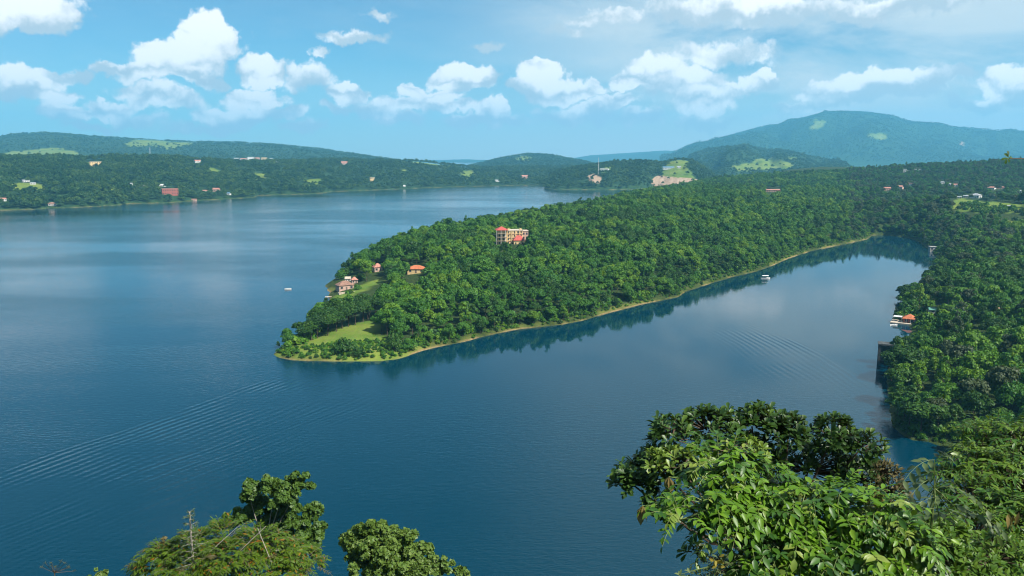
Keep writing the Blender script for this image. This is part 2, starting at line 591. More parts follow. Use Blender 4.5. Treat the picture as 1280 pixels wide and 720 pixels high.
def fbm(x, y, oct=4):
    s, a, t = 0, 1.0, 0
    for i in range(oct):
        s = s + a * vnoise(x * 2 ** i + 17.3 * i, y * 2 ** i + 9.1 * i)
        t += a
        a *= 0.5
    return s / t


def inside(px, py, poly):
    px, py = np.asarray(px, float), np.asarray(py, float)
    r = np.zeros(px.shape, bool)
    n = len(poly)
    for i in range(n):
        (x0, y0), (x1, y1) = poly[i], poly[(i + 1) % n]
        if y0 == y1:
            continue
        c = ((y0 > py) != (y1 > py)) & (px < (x1 - x0) * (py - y0) / (y1 - y0) + x0)
        r ^= c
    return r


def seg_dist(px, py, poly):
    best = np.full(np.shape(px), 1e18)
    n = len(poly)
    for i in range(n):
        (x0, y0), (x1, y1) = poly[i], poly[(i + 1) % n]
        dx, dy = x1 - x0, y1 - y0
        t = np.clip(((px - x0) * dx + (py - y0) * dy) / (dx * dx + dy * dy + 1e-9), 0, 1)
        d = (px - x0 - t * dx) ** 2 + (py - y0 - t * dy) ** 2
        best = np.minimum(best, d)
    return np.sqrt(best)


def in_any(px, py, polys):
    r = np.zeros(np.shape(px), bool)
    for p in polys:
        r |= inside(px, py, p)
    return r


# ------------------------------------------------------------------ the near land: peninsula, right bank, the hill underfoot
SHORE_PX = [(344, 443), (352, 448), (375, 450), (420, 452), (480, 451), (505, 447), (520, 440), (545, 434), (580, 427), (615, 418), (650, 411),
            (700, 406), (730, 400), (760, 391), (800, 381), (848, 371), (855, 365), (885, 355), (915, 346), (945, 339), (965, 332), (985, 323),
            (1015, 313), (1050, 306), (1083, 299), (1090, 294), (1110, 294), (1135, 297), (1150, 302), (1163, 313), (1174, 322), (1165, 345),
            (1140, 372), (1120, 385), (1116, 402), (1135, 404), (1142, 414), (1132, 425), (1116, 440), (1110, 470), (1112, 500), (1118, 535),
            (1135, 549), (1165, 553), (1195, 562), (1215, 575), (1240, 590), (1300, 604), (1400, 610), (1400, 650), (1250, 668)]
FAR_PX = [(900, 240), (850, 243), (780, 255), (700, 274), (620, 292), (540, 305), (480, 316), (446, 331), (428, 343), (408, 356), (413, 366), (412, 380), (400, 400), (376, 420), (352, 436)]
LAND = [tuple(on_water(*p)[:2]) for p in SHORE_PX]
LAND += [(40, 130), (-60, 122), (-200, 112), (-500, 100), (-1200, 60), (-1200, -900), (4000, -900), (4000, 3600), (900, 2600)]
LAND += [tuple(on_water(*p)[:2]) for p in FAR_PX]

HCTRL = []
for (px, py, Y, tree) in [(380, 430, 350, 6), (430, 400, 400, 12), (500, 330, 490, 12), (560, 300, 560, 12), (640, 285, 640, 12), (700, 265, 760, 12), (780, 248, 950, 12),
                          (860, 236, 1150, 12), (920, 232, 1300, 12), (1000, 232, 1400, 12), (1060, 231, 1400, 12), (1110, 229, 1380, 12), (1150, 218, 1500, 12),
                          (1200, 207, 1600, 12), (1280, 201, 1600, 12), (1400, 196, 1600, 12), (1230, 256, 900, 0), (1120, 255, 1050, 12), (1150, 325, 500, 12), (1280, 300, 600, 12),
                          (1200, 335, 480, 12), (1280, 400, 340, 12), (1200, 430, 310, 12), (1280, 480, 245, 12), (1180, 480, 260, 12), (1400, 400, 360, 8)]:
    p = at(px, py, Y)
    HCTRL.append((p.x, p.y, max(5.0, p.z - tree)))
HCTRL += [(60, 130, 4), (-300, 60, 4), (1500, 1800, 75), (2500, 1500, 90), (900, 2200, 50), (2000, 600, 60), (1200, 300, 30), (300, 60, 8)]


def land_height(x, y):
    x, y = np.asarray(x, float), np.asarray(y, float)
    d = seg_dist(x, y, LAND)
    ins = inside(x, y, LAND)
    num = np.zeros(x.shape)
    den = np.zeros(x.shape)
    for (cx, cy_, h) in HCTRL:
        r2 = (x - cx) ** 2 + (y - cy_) ** 2
        w = 1.0 / (r2 + 30.0 ** 2) ** 1.6
        num += w * h
        den += w
    H = num / den
    z = (H * 1.06) * (1 - np.exp(-d / 42.0)) + (fbm(x / 60, y / 60) - 0.5) * 6 * np.clip(d / 60, 0, 1)
    z = np.where(ins, z + 0.55 * np.clip(d, 0, 3), -np.minimum(0.3 * d, 9.0) - 0.05)
    hill = 83.2 - 0.645 * np.maximum(y, 0) + 0.12 * np.maximum(-y, 0) - 0.0 * x
    hill += (fbm(x / 12 + 5, y / 12) - 0.5) * 1.6 * np.clip((np.hypot(x, y) - 2) / 10, 0, 1)
    hill = np.where(np.abs(x) > 260, hill - (np.abs(x) - 260) * 0.25, hill)
    return np.maximum(z, hill), np.where(ins, d, -d)


# places without trees, as seen from the lookout
GRASS_MAIN = [[(344, 446), (352, 436), (372, 431), (405, 416), (440, 403), (474, 398), (478, 425), (505, 432), (548, 430), (505, 452), (420, 455)],
              [(414, 382), (418, 368), (440, 362), (458, 350), (480, 346), (484, 351), (460, 360), (440, 373), (425, 384)],
              [(1186, 254), (1198, 249), (1240, 250), (1285, 257), (1285, 268), (1240, 267), (1192, 262)],
              [(1262, 276), (1285, 276), (1285, 288), (1266, 286)]]
PATH_MAIN = [[(1246, 384), (1256, 374), (1285, 366), (1285, 370), (1262, 380), (1250, 388)]]
BARE_MAIN = [[(613, 323), (615, 300), (664, 298), (664, 318), (640, 324)],
             [(404, 360), (412, 345), (432, 343), (452, 345), (455, 358), (430, 372), (412, 374)],
             [(462, 356), (462, 333), (482, 333), (482, 356)], [(508, 369), (508, 333), (536, 333), (536, 369)], [(404, 380), (484, 346), (493, 377), (450, 399), (418, 405)],
             [(1104, 447), (1108, 390), (1150, 390), (1152, 428), (1142, 447)], [(1186, 256), (1285, 260), (1285, 284), (1192, 277)]]

gx = np.concatenate([np.arange(-1000, -360, 40), np.arange(-360, 700, 5.0), np.arange(700, 1400, 14), np.arange(1400, 2600, 60)])
gy = np.concatenate([np.arange(-240, -20, 20), np.arange(-20, 20, 2.5), np.arange(20, 700, 5.0), np.arange(700, 1300, 9), np.arange(1300, 2300, 25)])
GX, GY = np.meshgrid(gx, gy)
GZ, GD = land_height(GX, GY)
nx, ny = len(gx), len(gy)
ii = np.arange(nx * ny).reshape(ny, nx)
quads = np.stack([ii[:-1, :-1], ii[:-1, 1:], ii[1:, 1:], ii[1:, :-1]], -1).reshape(-1, 4)
PXG, PYG, _ = project(GX, GY, GZ)
front = GY > 100
ragx, ragy = (fbm(GX / 22, GY / 22) - .5) * 14, (fbm(GX / 22 + 30, GY / 22) - .5) * 9
farg = np.clip(GY / 600, .25, 1.0)
grass_a = (in_any(PXG + ragx * farg, PYG + ragy * farg, GRASS_MAIN) & front).astype(float)
shore_a = np.where((PXG > 1095) | (GY < 150), .12, 1.0) * (PXG < 1240)
soil_a = (in_any(PXG, PYG, PATH_MAIN) & front).astype(float)
ground = link('ground', np_mesh('ground', np.stack([GX, GY, GZ], -1).reshape(-1, 3), quads, [M['ground']], {'grass': grass_a.ravel(), 'soil': soil_a.ravel(), 'shore': shore_a.ravel()}, smooth=True))
tag(ground, 'wooded peninsula, right bank and near slope', None, None, 'structure')

# ------------------------------------------------------------------ the far land: hills as height sheets
def spx(x, y):
    return 640 + FPX / CP * x / np.maximum(y, 1.0)


def shore_depth(pts):
    return [p[0] for p in pts], [on_water(*p).y for p in pts]


class Hill:
    def __init__(self, name, outline, D_ridge, D_front, D_back, z_front=0.0, tree=9.0, rough=10.0, spur=0.0, power=0.85, spurlen=55.0, step=3.0, nt=60, below=-6.0):
        self.name, self.rough, self.spur, self.power, self.spurlen = name, rough, spur, power, spurlen
        self.ox = np.array([p[0] for p in outline], float)
        f = lambda D, px: np.interp(px, *D) if isinstance(D, tuple) else np.full(np.shape(px), float(D))
        self.Dr, self.Df, self.Db = (lambda px: f(D_ridge, px)), (lambda px: f(D_front, px)), (lambda px: f(D_back, px))
        oz = []
        for (px, py) in outline:
            oz.append(at(px, py, float(self.Dr(px))).z - tree)
        self.oz = np.array(oz)
        self.zf, self.below, self.step, self.nt = z_front, below, step, nt

    def z(self, x, y):
        px = spx(x, y)
        Dr, Df, Db = self.Dr(px), self.Df(px), self.Db(px)
        zr = np.interp(px, self.ox, self.oz)
        zr = np.where((px < self.ox[0]) | (px > self.ox[-1]), self.below, zr)
        t = (y - Df) / (Dr - Df)
        tb = (y - Dr) / (Db - Dr)
        up = np.clip(t, 0, 1)
        prof = np.where(t < 1, up ** self.power * (1.6 - 0.6 * up), 1 - np.clip(tb, 0, 1) ** 1.5)
        z = self.zf + (zr - self.zf) * prof
        mid = np.clip(t, 0, 1) * np.clip(1 - t, 0, 1) * 4
        z = z + (fbm(x / 220, y / 220) - 0.5) * self.rough * mid
        if self.spur:
            rd = np.abs(fbm(px / self.spurlen + t * 0.5, t * 1.3 + 3.7, 4) - 0.5) * 2
            z = z + (0.35 - rd) * self.spur * mid * np.sqrt(np.clip(1 - t, 0, 1))
        z = np.where((t < 0) | (tb > 1), self.below, z)
        return z

    def build(self, grass=(), soil=()):
        us = np.arange(self.ox[0], self.ox[-1] + 0.1, self.step)
        T = np.concatenate([[-0.02], np.linspace(0, 1, self.nt), np.linspace(1.05, 1.999, 14)])
        U, TT = np.meshgrid(us, T)
        Dr, Df, Db = self.Dr(U), self.Df(U), self.Db(U)
        Y = np.where(TT <= 1, Df + (Dr - Df) * TT, Dr + (Db - Dr) * (TT - 1))
        X = (U - 640) * CP / FPX * Y
        Z = self.z(X, Y)
        px, py, _ = project(X, Y, Z)
        fx_, fy_ = (fbm(X / 45, Y / 45) - .5) * 9, (fbm(X / 45 + 40, Y / 45) - .5) * 5
        g = (in_any(px + fx_, py + fy_, grass) & (TT <= 1)).astype(float)
        s = (in_any(px, py, soil) & (TT <= 1)).astype(float)
        i2 = np.arange(U.size).reshape(U.shape)
        q = np.stack([i2[:-1, :-1], i2[:-1, 1:], i2[1:, 1:], i2[1:, :-1]], -1).reshape(-1, 4)
        o = link(self.name, np_mesh(self.name, np.stack([X, Y, Z], -1).reshape(-1, 3), q, [M['hill']], {'grass': g.ravel(), 'soil': s.ravel(), 'shore': np.full(g.size, .55)}, smooth=True))
        tag(o, kind='structure')
        return o

    def scatter(self, n, bare=(), tmin=0.0, tmax=1.12, zmin=0.6):
        u = rng.uniform(self.ox[0], self.ox[-1], n)
        t = rng.uniform(tmin, tmax, n)
        Dr, Df, Db = self.Dr(u), self.Df(u), self.Db(u)
        y = np.where(t <= 1, Df + (Dr - Df) * t, Dr + (Db - Dr) * (t - 1))
        x = (u - 640) * CP / FPX * y
        z = self.z(x, y)
        px, py, _ = project(x, y, z)
        fx_, fy_ = (fbm(x / 45, y / 45) - .5) * 9, (fbm(x / 45 + 40, y / 45) - .5) * 5
        keep = (z > zmin) & ~(in_any(px + fx_, py + fy_, bare) & (t <= 1) & (rng.random(n) > .07)) & ~(in_any(px, py, HOUSE_BARE) & (t <= 1)) & (px > -140) & (px < 1420)
        return np.stack([x, y, z], -1)[keep]


SH_A = [(-400, 275), (-200, 268), (0, 263), (30, 262), (60, 260.5), (100, 259), (140, 257), (158, 254.5), (200, 254), (240, 251), (280, 249), (315, 247), (320, 244.5),
        (350, 243.5), (380, 243), (402, 241.5), (412, 239.5), (450, 238.3), (500, 236.3), (540, 234.6), (580, 233.5), (620, 232.4), (660, 231.6), (720, 231.5), (830, 231)]
sx, sd = shore_depth(SH_A)
sd = np.array(sd)
far_shore = Hill('far_shore_hills', [(-400, 190), (-100, 191), (0, 193), (60, 193.5), (110, 195), (140, 193.5), (220, 194.5), (260, 197), (300, 200), (380, 199.5), (400, 197.5), (480, 199),
                                     (520, 199), (550, 203), (600, 208), (640, 207), (680, 207), (760, 207), (830, 212)],
                 (sx, sd * 1.30 + 350), (sx, sd), (sx, sd * 1.3 + 900), 0.3, 9, 16, 10, 0.9, 60, 3.0, 60)
back_ridge = Hill('back_ridge_hills', [(-600, 175), (-200, 180), (-60, 176), (0, 170), (20, 166.5), (60, 164.5), (90, 166.5), (110, 169), (180, 173), (230, 176), (300, 177), (350, 180), (400, 185), (440, 191), (480, 198), (515, 203)],
                  5600, 3600, 6800, 50, 9, 20, 34, 1.0, 70, 4.0, 50)
mid_hill = Hill('middle_hill', [(585, 207), (600, 203), (620, 198), (640, 194), (660, 191), (690, 193), (720, 199), (745, 204), (765, 209)], 5000, 3900, 5900, 15, 9, 16, 24, 0.9, 40, 3.0, 40)
distant = Hill('distant_hills', [(-700, 200), (0, 199), (400, 200), (540, 203), (572, 199), (600, 200), (700, 200), (740, 193.5), (780, 191), (832, 187.5), (860, 190), (900, 195), (1300, 193), (1900, 196)],
               12600, 10500, 13250, 15, 5, 40, 60, 0.9, 60, 10.0, 20)
mountain = Hill('mountain', [(825, 207), (845, 197), (860, 188), (880, 181), (900, 173), (920, 166), (945, 159), (960, 156), (975, 155), (1000, 148), (1030, 141), (1055, 138.5), (1080, 139.5), (1095, 142), (1110, 146), (1140, 155), (1180, 159), (1220, 164), (1238, 167), (1255, 166), (1290, 168), (1450, 178), (1700, 190)],
                10000, 6500, 12300, 35, 10, 60, 330, 0.95, 80, 4.0, 90)
front_ridge = Hill('lower_wooded_ridge', [(835, 222), (852, 205), (865, 193), (885, 186), (920, 182), (950, 184.5), (990, 191), (1030, 200), (1070, 208.5), (1092, 215), (1125, 222), (1300, 226)],
                   5600, 2900, 6400, 12, 9, 30, 130, 0.95, 42, 3.0, 60)
SH_G = [(672, 231.5), (676, 236), (700, 237), (760, 237.3), (800, 236.5), (818, 234.5), (860, 236), (930, 238)]
gxs, gds = shore_depth(SH_G)
gds = np.array(gds)
cliff_hill = Hill('cliff_hill', [(672, 233), (690, 214), (720, 209), (740, 205), (770, 201), (800, 200), (830, 202), (838, 199), (848, 197), (858, 198), (868, 201), (880, 208), (895, 219), (915, 230), (930, 234)],
                  (gxs, gds + 520), (gxs, gds), (gxs, gds + 1000), 0.3, 7, 8, 8, 0.75, 22, 1.5, 60)

FIELD_B = [[(0, 197), (0, 193), (15, 190), (45, 186), (80, 186), (106, 195), (95, 199), (60, 197), (20, 198)],
           [(155, 180), (170, 174.5), (205, 175), (222, 184), (212, 187), (190, 182), (165, 185)], [(205, 178), (245, 178), (240, 182), (215, 183)]]
FIELD_A = [[(258, 208), (270, 211), (284, 216), (272, 219), (260, 213)], [(12, 230), (40, 228), (62, 233), (50, 240), (18, 238)], [(498, 203), (520, 198), (548, 203), (562, 210), (540, 209)],
           [(575, 215), (590, 213), (596, 221), (580, 224)], [(138, 232), (150, 232), (150, 240), (140, 239)], [(315, 218), (330, 216), (334, 226), (322, 228)], [(380, 226), (398, 222), (402, 230), (388, 232)],
           [(500, 213), (506, 212), (506, 218), (500, 219)], [(98, 206), (128, 202), (130, 208), (115, 211)]]
FIELD_F = [[(915, 208), (938, 204), (950, 198), (975, 200), (992, 206), (985, 212), (955, 213), (925, 214)], [(1055, 208), (1075, 210), (1092, 217), (1070, 218)], [(985, 196), (1000, 198), (996, 201), (984, 200)]]
FIELD_E = [[(1082, 168), (1100, 166), (1110, 173), (1100, 175)], [(1020, 150), (1035, 152), (1022, 162), (1012, 160)], [(1135, 214), (1150, 208), (1160, 213), (1150, 217)]]
FIELD_C = [[(642, 198), (655, 195), (668, 198), (655, 203)]]
FIELD_G = [[(826, 223), (832, 208), (840, 199), (850, 196), (864, 200), (858, 208), (862, 215), (870, 224)], [(748, 213), (762, 208), (764, 212), (752, 217)]]
SOIL_G = [[(812, 226), (822, 219), (845, 222), (866, 223), (880, 227), (908, 231), (900, 234), (860, 235), (818, 234)], [(734, 220), (742, 217), (752, 222), (750, 229), (738, 229)]]
SOIL_A = [[(650, 220), (660, 219), (662, 224), (652, 224)]]
SOIL_E = [[(1200, 177), (1203, 177), (1206, 181), (1202, 182)]]
far_shore.build(FIELD_A, SOIL_A)
back_ridge.build(FIELD_B)
mid_hill.build(FIELD_C)
distant.build()
mountain.build(FIELD_E, SOIL_E)
front_ridge.build(FIELD_F)
cliff_hill.build(FIELD_G, SOIL_G)
HILLS = [far_shore, back_ridge, mid_hill, mountain, front_ridge, cliff_hill]

# lake surface
wm = np_mesh('lake', [(-8800, -230, 0), (8800, -230, 0), (8800, 13300, 0), (-8800, 13300, 0)], [(0, 1, 2, 3)], [M['water']])
tag(link('lake', wm), kind='structure')


def hit(px, py, lo=100.0, hi=12500.0):
    """where the sight line through a pixel meets the land or the lake"""
    ys = np.exp(np.linspace(math.log(lo), math.log(hi), 1600))
    d = ray(px, py)
    t = ys / d[1]
    X, Z = d[0] * t, EYE + d[2] * t
    zt = np.zeros(ys.shape)
    near = (ys < 2200)
    zt[near] = np.maximum(zt[near], land_height(X[near], ys[near])[0])
    for h in HILLS:
        zt = np.maximum(zt, h.z(X, ys))
    below = np.nonzero(Z <= zt)[0]
    i = below[0] if len(below) else len(ys) - 1
    return Vector((X[i], ys[i], zt[i]))


# houses: x and y of the foot in the photograph, width and height there, floors, roof, wall colour, roof colour, turn, label
FAR_HOUSES = [
    (118, 208, 14, 6, 2, 'flat', 'cream', 'greywall', .2, 'large cream building in a clearing among the trees, far left shore'),
    (168, 196.5, 17, 2.6, 1, 'gable', 'white', 'white', 0, 'long low white building on the far left ridge'),
    (30, 228, 8, 3, 1, 'gable', 'white', 'greyroof', .3, 'leftmost small white house among the far shore trees'),
    (40, 231, 6, 2.6, 1, 'gable', 'white', 'greyroof', -.2, 'small white house right beside the leftmost white house'),
    (63, 258, 9, 4.5, 1, 'hip', 'greywall', 'brownroof', .1, 'brown hip-roofed house at the waterline of the far left shore'),
    (2, 252, 7, 4, 1, 'gable', 'white', 'pinkroof', .1, 'red-roofed house at the left edge of the picture'),
    (211, 244, 19, 8, 2, 'flat', 'redbrick', 'pinkroof', .15, 'big red two-storey building near the far shore'),
    (202, 233, 8, 2.4, 1, 'gable', 'white', 'white', 0, 'white shed just above the big red building'),
    (269, 240, 8, 5, 1, 'gable', 'pinkwall', 'pinkroof', -.4, 'pink-roofed house right of the big red building'),
    (256, 240, 8, 2.4, 1, 'gable', 'white', 'pinkroof', .1, 'low white house left of the pink-roofed house'),
    (285, 244, 5, 3, 1, 'gable', 'white', 'blueroof', -.5, 'white gabled boathouse close to the far waterline'),
    (163, 232, 4, 3, 1, 'gable', 'white', 'greyroof', .2, 'tiny white house uphill left of the big red building'),
    (178, 233, 6, 2.6, 1, 'gable', 'white', 'greyroof', -.1, 'small white house nearest left of the big red building'),
    (242, 251, 6, 2, 1, 'gable', 'pinkwall', 'pinkroof', 0, 'pink shelter on the far shore bank'),
    (295, 200, 6, 2.4, 1, 'gable', 'white', 'greyroof', .2, 'leftmost house of the ridge-top village'),
    (304, 201, 8, 3, 1, 'gable', 'white', 'pinkroof', -.2, 'low red-roofed house in the ridge-top village'),
    (313, 200, 8, 3.6, 2, 'flat', 'white', 'greywall', .1, 'tallest white house in the ridge-top village'),
    (321, 200, 6, 3, 1, 'gable', 'pinkwall', 'pinkroof', .3, 'pink house in the middle of the ridge-top village'),
    (330, 201, 7, 4, 2, 'flat', 'cream', 'cream', -.1, 'cream house in the ridge-top village'),
    (338, 201, 5, 3, 1, 'gable', 'pinkwall', 'greyroof', .2, 'grey-roofed pink house right of the cream village house'),
    (346, 203, 4, 2.2, 1, 'gable', 'white', 'greyroof', 0, 'rightmost house of the ridge-top village'),
    (246, 204, 7, 4, 2, 'gable', 'white', 'pinkroof', .2, 'pale house standing alone left of the ridge-top village'),
    (278, 201, 4, 2, 1, 'gable', 'white', 'greyroof', .1, 'tiny white hut just left of the ridge-top village'),
    (430, 206, 8, 4, 1, 'gable', 'pinkwall', 'pinkroof', .2, 'faded red-roofed house high in the woods beyond the lake'),
    (465, 227, 6, 5, 2, 'flat', 'cream', 'greywall', .1, 'yellowish two-storey house low in the woods beyond the lake'),
    (505, 233.5, 3, 2, 1, 'gable', 'white', 'white', .1, 'small bright white hut on the far waterline'),
    (621, 227.5, 5, 2.6, 1, 'gable', 'white', 'greyroof', .3, 'white house by the water below the round hill'),
    (656, 223, 8, 4, 1, 'gable', 'pinkwall', 'pinkroof', .2, 'pinkish house beside a patch of bare earth on the far shore'),
    (836, 212, 14, 3.4, 1, 'gable', 'white', 'blueroof', 0, 'long white and blue building on the grassy hilltop'),
    (849, 211, 5, 3, 1, 'gable', 'white', 'greyroof', 0, 'small white hut beside the long building on the grassy hilltop'),
    (756, 213, 11, 2, 1, 'gable', 'white', 'white', -.3, 'low white building near the radio mast'),
    (1132, 215, 7, 3, 1, 'flat', 'white', 'white', .1, 'white building at the foot of the mountain, left of two'),
    (1148, 214.5, 8, 3, 1, 'flat', 'white', 'white', .2, 'white building at the foot of the mountain, right of two'),
    (1110, 238, 8, 4, 1, 'gable', 'pinkwall', 'pinkroof', .3, 'pink-roofed house leftmost on the right hillside'),
    (1126, 237, 8, 5, 1, 'gable', 'pinkwall', 'pinkroof', -.3, 'pink-roofed house second from the left on the right hillside'),
    (1138, 232, 6, 3.4, 1, 'gable', 'white', 'pinkroof', .1, 'small red-roofed house above the pink-roofed pair on the right hillside'),
    (1178, 230, 6, 3, 1, 'gable', 'white', 'greyroof', .2, 'white house left of the row on the right hillside'),
    (1187, 232, 4, 2.6, 1, 'gable', 'white', 'greyroof', -.2, 'tiny white house in the middle of the row on the right hillside'),
    (1195, 233, 6, 3.2, 1, 'gable', 'white', 'pinkroof', .2, 'pale house at the right end of the row on the right hillside'),
    (1222, 248, 11, 6, 1, 'hip', 'white', 'greyroof', -.4, 'white grey-roofed house at the top of the green field'),
    (1208, 247, 5, 3, 1, 'gable', 'greywall', 'greyroof', .2, 'small grey shed left of the white house above the field'),
    (1200, 248, 5, 2.4, 1, 'gable', 'white', 'greyroof', 0, 'low white shed at the left corner of the field'),
    (1240, 237, 12, 3.6, 1, 'gable', 'white', 'pinkroof', -.3, 'long pink-roofed house above the green field'),
    (1252, 236, 8, 2.8, 1, 'gable', 'pinkwall', 'pinkroof', .2, 'pink house right of the long pink-roofed house'),
    (1275, 241, 6, 3, 1, 'gable', 'white', 'greyroof', .1, 'white house near the right edge of the picture, above the field'),
    (1262, 260, 9, 2, 1, 'gable', 'white', 'greyroof', -.1, 'low white shed in the right part of the green field'),
    (966, 240, 20, 3.4, 1, 'gable', 'pinkwall', 'pinkroof', .1, 'long faded red roof on the wooded ridge top'),
    (1168, 314, 9, 5, 1, 'flat', 'greywall', 'greywall', .3, 'small grey concrete hut at the head of the bay'),
    (1172, 392, 15, 4, 1, 'gable', 'white', 'greenroof', .2, 'low green-roofed shed in the trees behind the red boathouse'),
    (1219, 424, 12, 9, 1, 'hip', 'pinkwall', 'pave', -.3, 'pale tile-roofed cottage deep in the right bank woods'),
]
HOUSE_BARE = [[(x - w / 2 - 1, y - h), (x + w / 2 + 1, y - h), (x + w / 2 + .5, y + 2.8), (x - w / 2 - .5, y + 2.8)] for (x, y, w, h, *_r) in FAR_HOUSES]
for _k, _h in enumerate(FAR_HOUSES):
    if _h[0] > 940 and 222 < _h[1] < 270:
        HOUSE_BARE[_k][2] = (HOUSE_BARE[_k][2][0], _h[1] + 9)
        HOUSE_BARE[_k][3] = (HOUSE_BARE[_k][3][0], _h[1] + 9)
HOUSE_BARE[-1] = [(1208, 412), (1230, 412), (1234, 448), (1206, 448)]
HOUSE_BARE[-2] = [(1162, 386), (1182, 386), (1184, 412), (1160, 412)]
HOUSE_BARE[-3] = [(1160, 308), (1176, 308), (1178, 326), (1158, 326)]

# ------------------------------------------------------------------ leaves and crowns
def leaf_template(w=0.42, fold=0.12, droop=0.18, obovate=False):
    xs = (0.34, 0.72) if not obovate else (0.40, 0.80)
    ws = (w * 0.5, w * 0.40) if not obovate else (w * 0.34, w * 0.5)
    z1, z2, z3 = -droop * 0.15, -droop * 0.5, -droop
    v = [(0, 0, 0), (xs[0], -ws[0], z1 + fold * w), (xs[0], 0, z1), (xs[0], ws[0], z1 + fold * w),
         (xs[1], -ws[1], z2 + fold * w), (xs[1], 0, z2), (xs[1], ws[1], z2 + fold * w), (1, 0, z3)]
    f = [(0, 1, 2), (0, 2, 3), (1, 4, 5), (1, 5, 2), (2, 5, 6), (2, 6, 3), (4, 7, 5), (5, 7, 6)]
    return np.array(v, float), np.array(f, int)


def frames(d, n):
    d = d / (np.linalg.norm(d, axis=1, keepdims=True) + 1e-9)
    y = np.cross(n, d)
    y /= (np.linalg.norm(y, axis=1, keepdims=True) + 1e-9)
    z = np.cross(d, y)
    return np.stack([d, y, z], 2)          # columns


def join_leaves(tmpl, pos, F, size, tone):
    tv, tf = tmpl
    n = len(pos)
    V = np.einsum('nij,kj->nki', F, tv) * size[:, None, None] + pos[:, None, :]
    Fc = tf[None] + (np.arange(n) * len(tv))[:, None, None]
    return V.reshape(-1, 3), Fc.reshape(-1, 3), np.repeat(tone, len(tv))


QUAD_T = (np.array([(-.5, -.36, 0), (.5, -.36, .0), (.5, .36, .10), (-.5, .36, .10)], float), None)


def unit(n):
    v = rng.normal(size=(n, 3))
    return v / np.linalg.norm(v, axis=1, keepdims=True)


def clump_quads(centres, radii, per_area, size, squash=0.8, jitter=0.55, up_bias=0.25, shell=0.75):
    """leaf-sized faces spread over and through a set of round clumps"""
    P, N, S = [], [], []
    for c, r in zip(centres, radii):
        n = max(8, int(per_area * r * r))
        u = unit(n)
        u[:, 2] = np.where(u[:, 2] < -0.45, -u[:, 2], u[:, 2])
        rad = r * (shell + (1 - shell) * rng.random(n) ** 0.5 + rng.normal(0, 0.06, n))
        p = u * rad[:, None] * np.array([1, 1, squash]) + c
        nn = u + rng.normal(0, jitter, (n, 3))
        nn[:, 2] += up_bias
        P.append(p)
        N.append(nn)
        S.append(size * rng.uniform(0.65, 1.35, n))
    return np.concatenate(P), np.concatenate(N), np.concatenate(S)


def quads_mesh(name, P, N, S, mat, tone=None):
    n = len(P)
    N = N / np.linalg.norm(N, axis=1, keepdims=True)
    t = np.cross(N, unit(n))
    t /= np.linalg.norm(t, axis=1, keepdims=True) + 1e-9
    b = np.cross(N, t)
    k = np.array([(-.5, -.32), (.5, -.40), (.5, .32), (-.5, .40)])
    bend = np.array([0, .12, 0, .12])
    V = P[:, None] + (t[:, None] * k[None, :, :1] + b[:, None] * k[None, :, 1:] + N[:, None] * bend[None, :, None]) * S[:, None, None]
    F = np.arange(n * 4).reshape(n, 4)
    if tone is None:
        tone = rng.random(n)
    return np_mesh(name, V.reshape(-1, 3), F, [mat], {'leaf_tone': np.repeat(tone, 4)})


def crown_cloud(R_, H_, base, lobes, flat=0.0, seed=0):
    """centres and radii of the leaf clumps of one crown; flat = umbrella-like"""
    r = np.random.default_rng(seed)
    C, Q = [], []
    for i in range(lobes):
        a = i * 2.39996 + r.uniform(-.4, .4)
        f = math.sqrt((i + 0.5) / lobes)
        rr = R_ * 0.78 * f * r.uniform(.85, 1.12)
        zz = base + H_ * (0.30 + 0.52 * (1 - f ** 2) * (1 - flat) + flat * 0.35 + r.uniform(-.13, .13))
        C.append((rr * math.cos(a), rr * math.sin(a), zz))
        Q.append(R_ * r.uniform(.26, .40) * (1.15 - .25 * f))
    return np.array(C), np.array(Q)


def tree_trunk(h, r, C, seed=0, mat=None, limbs=6):
    rn = random.Random(seed)
    mb = MB()
    top = Vector((rn.uniform(-.3, .3), rn.uniform(-.3, .3), h))
    mb.tube([(0, 0, -0.8), (0, 0, 0.2), (top.x * .4, top.y * .4, h * .5), top], [r * 1.5, r * 1.1, r * .8, r * .5], 7)
    pick = rn.sample(range(len(C)), min(limbs, len(C)))
    for i in pick:
        c = Vector(C[i])
        s = Vector((top.x * .5, top.y * .5, h * rn.uniform(.55, .95)))
        m_ = s.lerp(c, .5) + Vector((0, 0, -.08 * (c - s).length))
        mb.tube([s, m_, c], [r * .45, r * .3, r * .12], 5)
    return mb.mesh('trunk', mat or M['bark'])


TINTS = ['dark', 'mid', 'bright', 'grey']
CROWNS, TRUNKS = {}, []
SHAPES = [(5.0, 7.0, 4.0, 17, .0), (5.6, 6.2, 4.4, 20, .3), (4.4, 8.2, 3.6, 16, -.1), (6.0, 6.6, 4.6, 22, .2), (4.9, 6.0, 5.2, 15, .45), (3.2, 10.5, 3.0, 14, -.45), (5.4, 5.8, 4.4, 13, .35)]
for k, (R_, H_, b_, nl, fl) in enumerate(SHAPES):
    C, Q = crown_cloud(R_, H_, b_, nl, fl, 100 + k)
    TRUNKS.append(tree_trunk(b_ + H_ * .35, .22, C, k))
    for ti in TINTS:
        P, N, S = clump_quads(C, Q, 34, 0.62)
        CROWNS[(k, ti)] = quads_mesh('crown', P, N, S, M['tree_' + ti])
NSH = len(SHAPES)

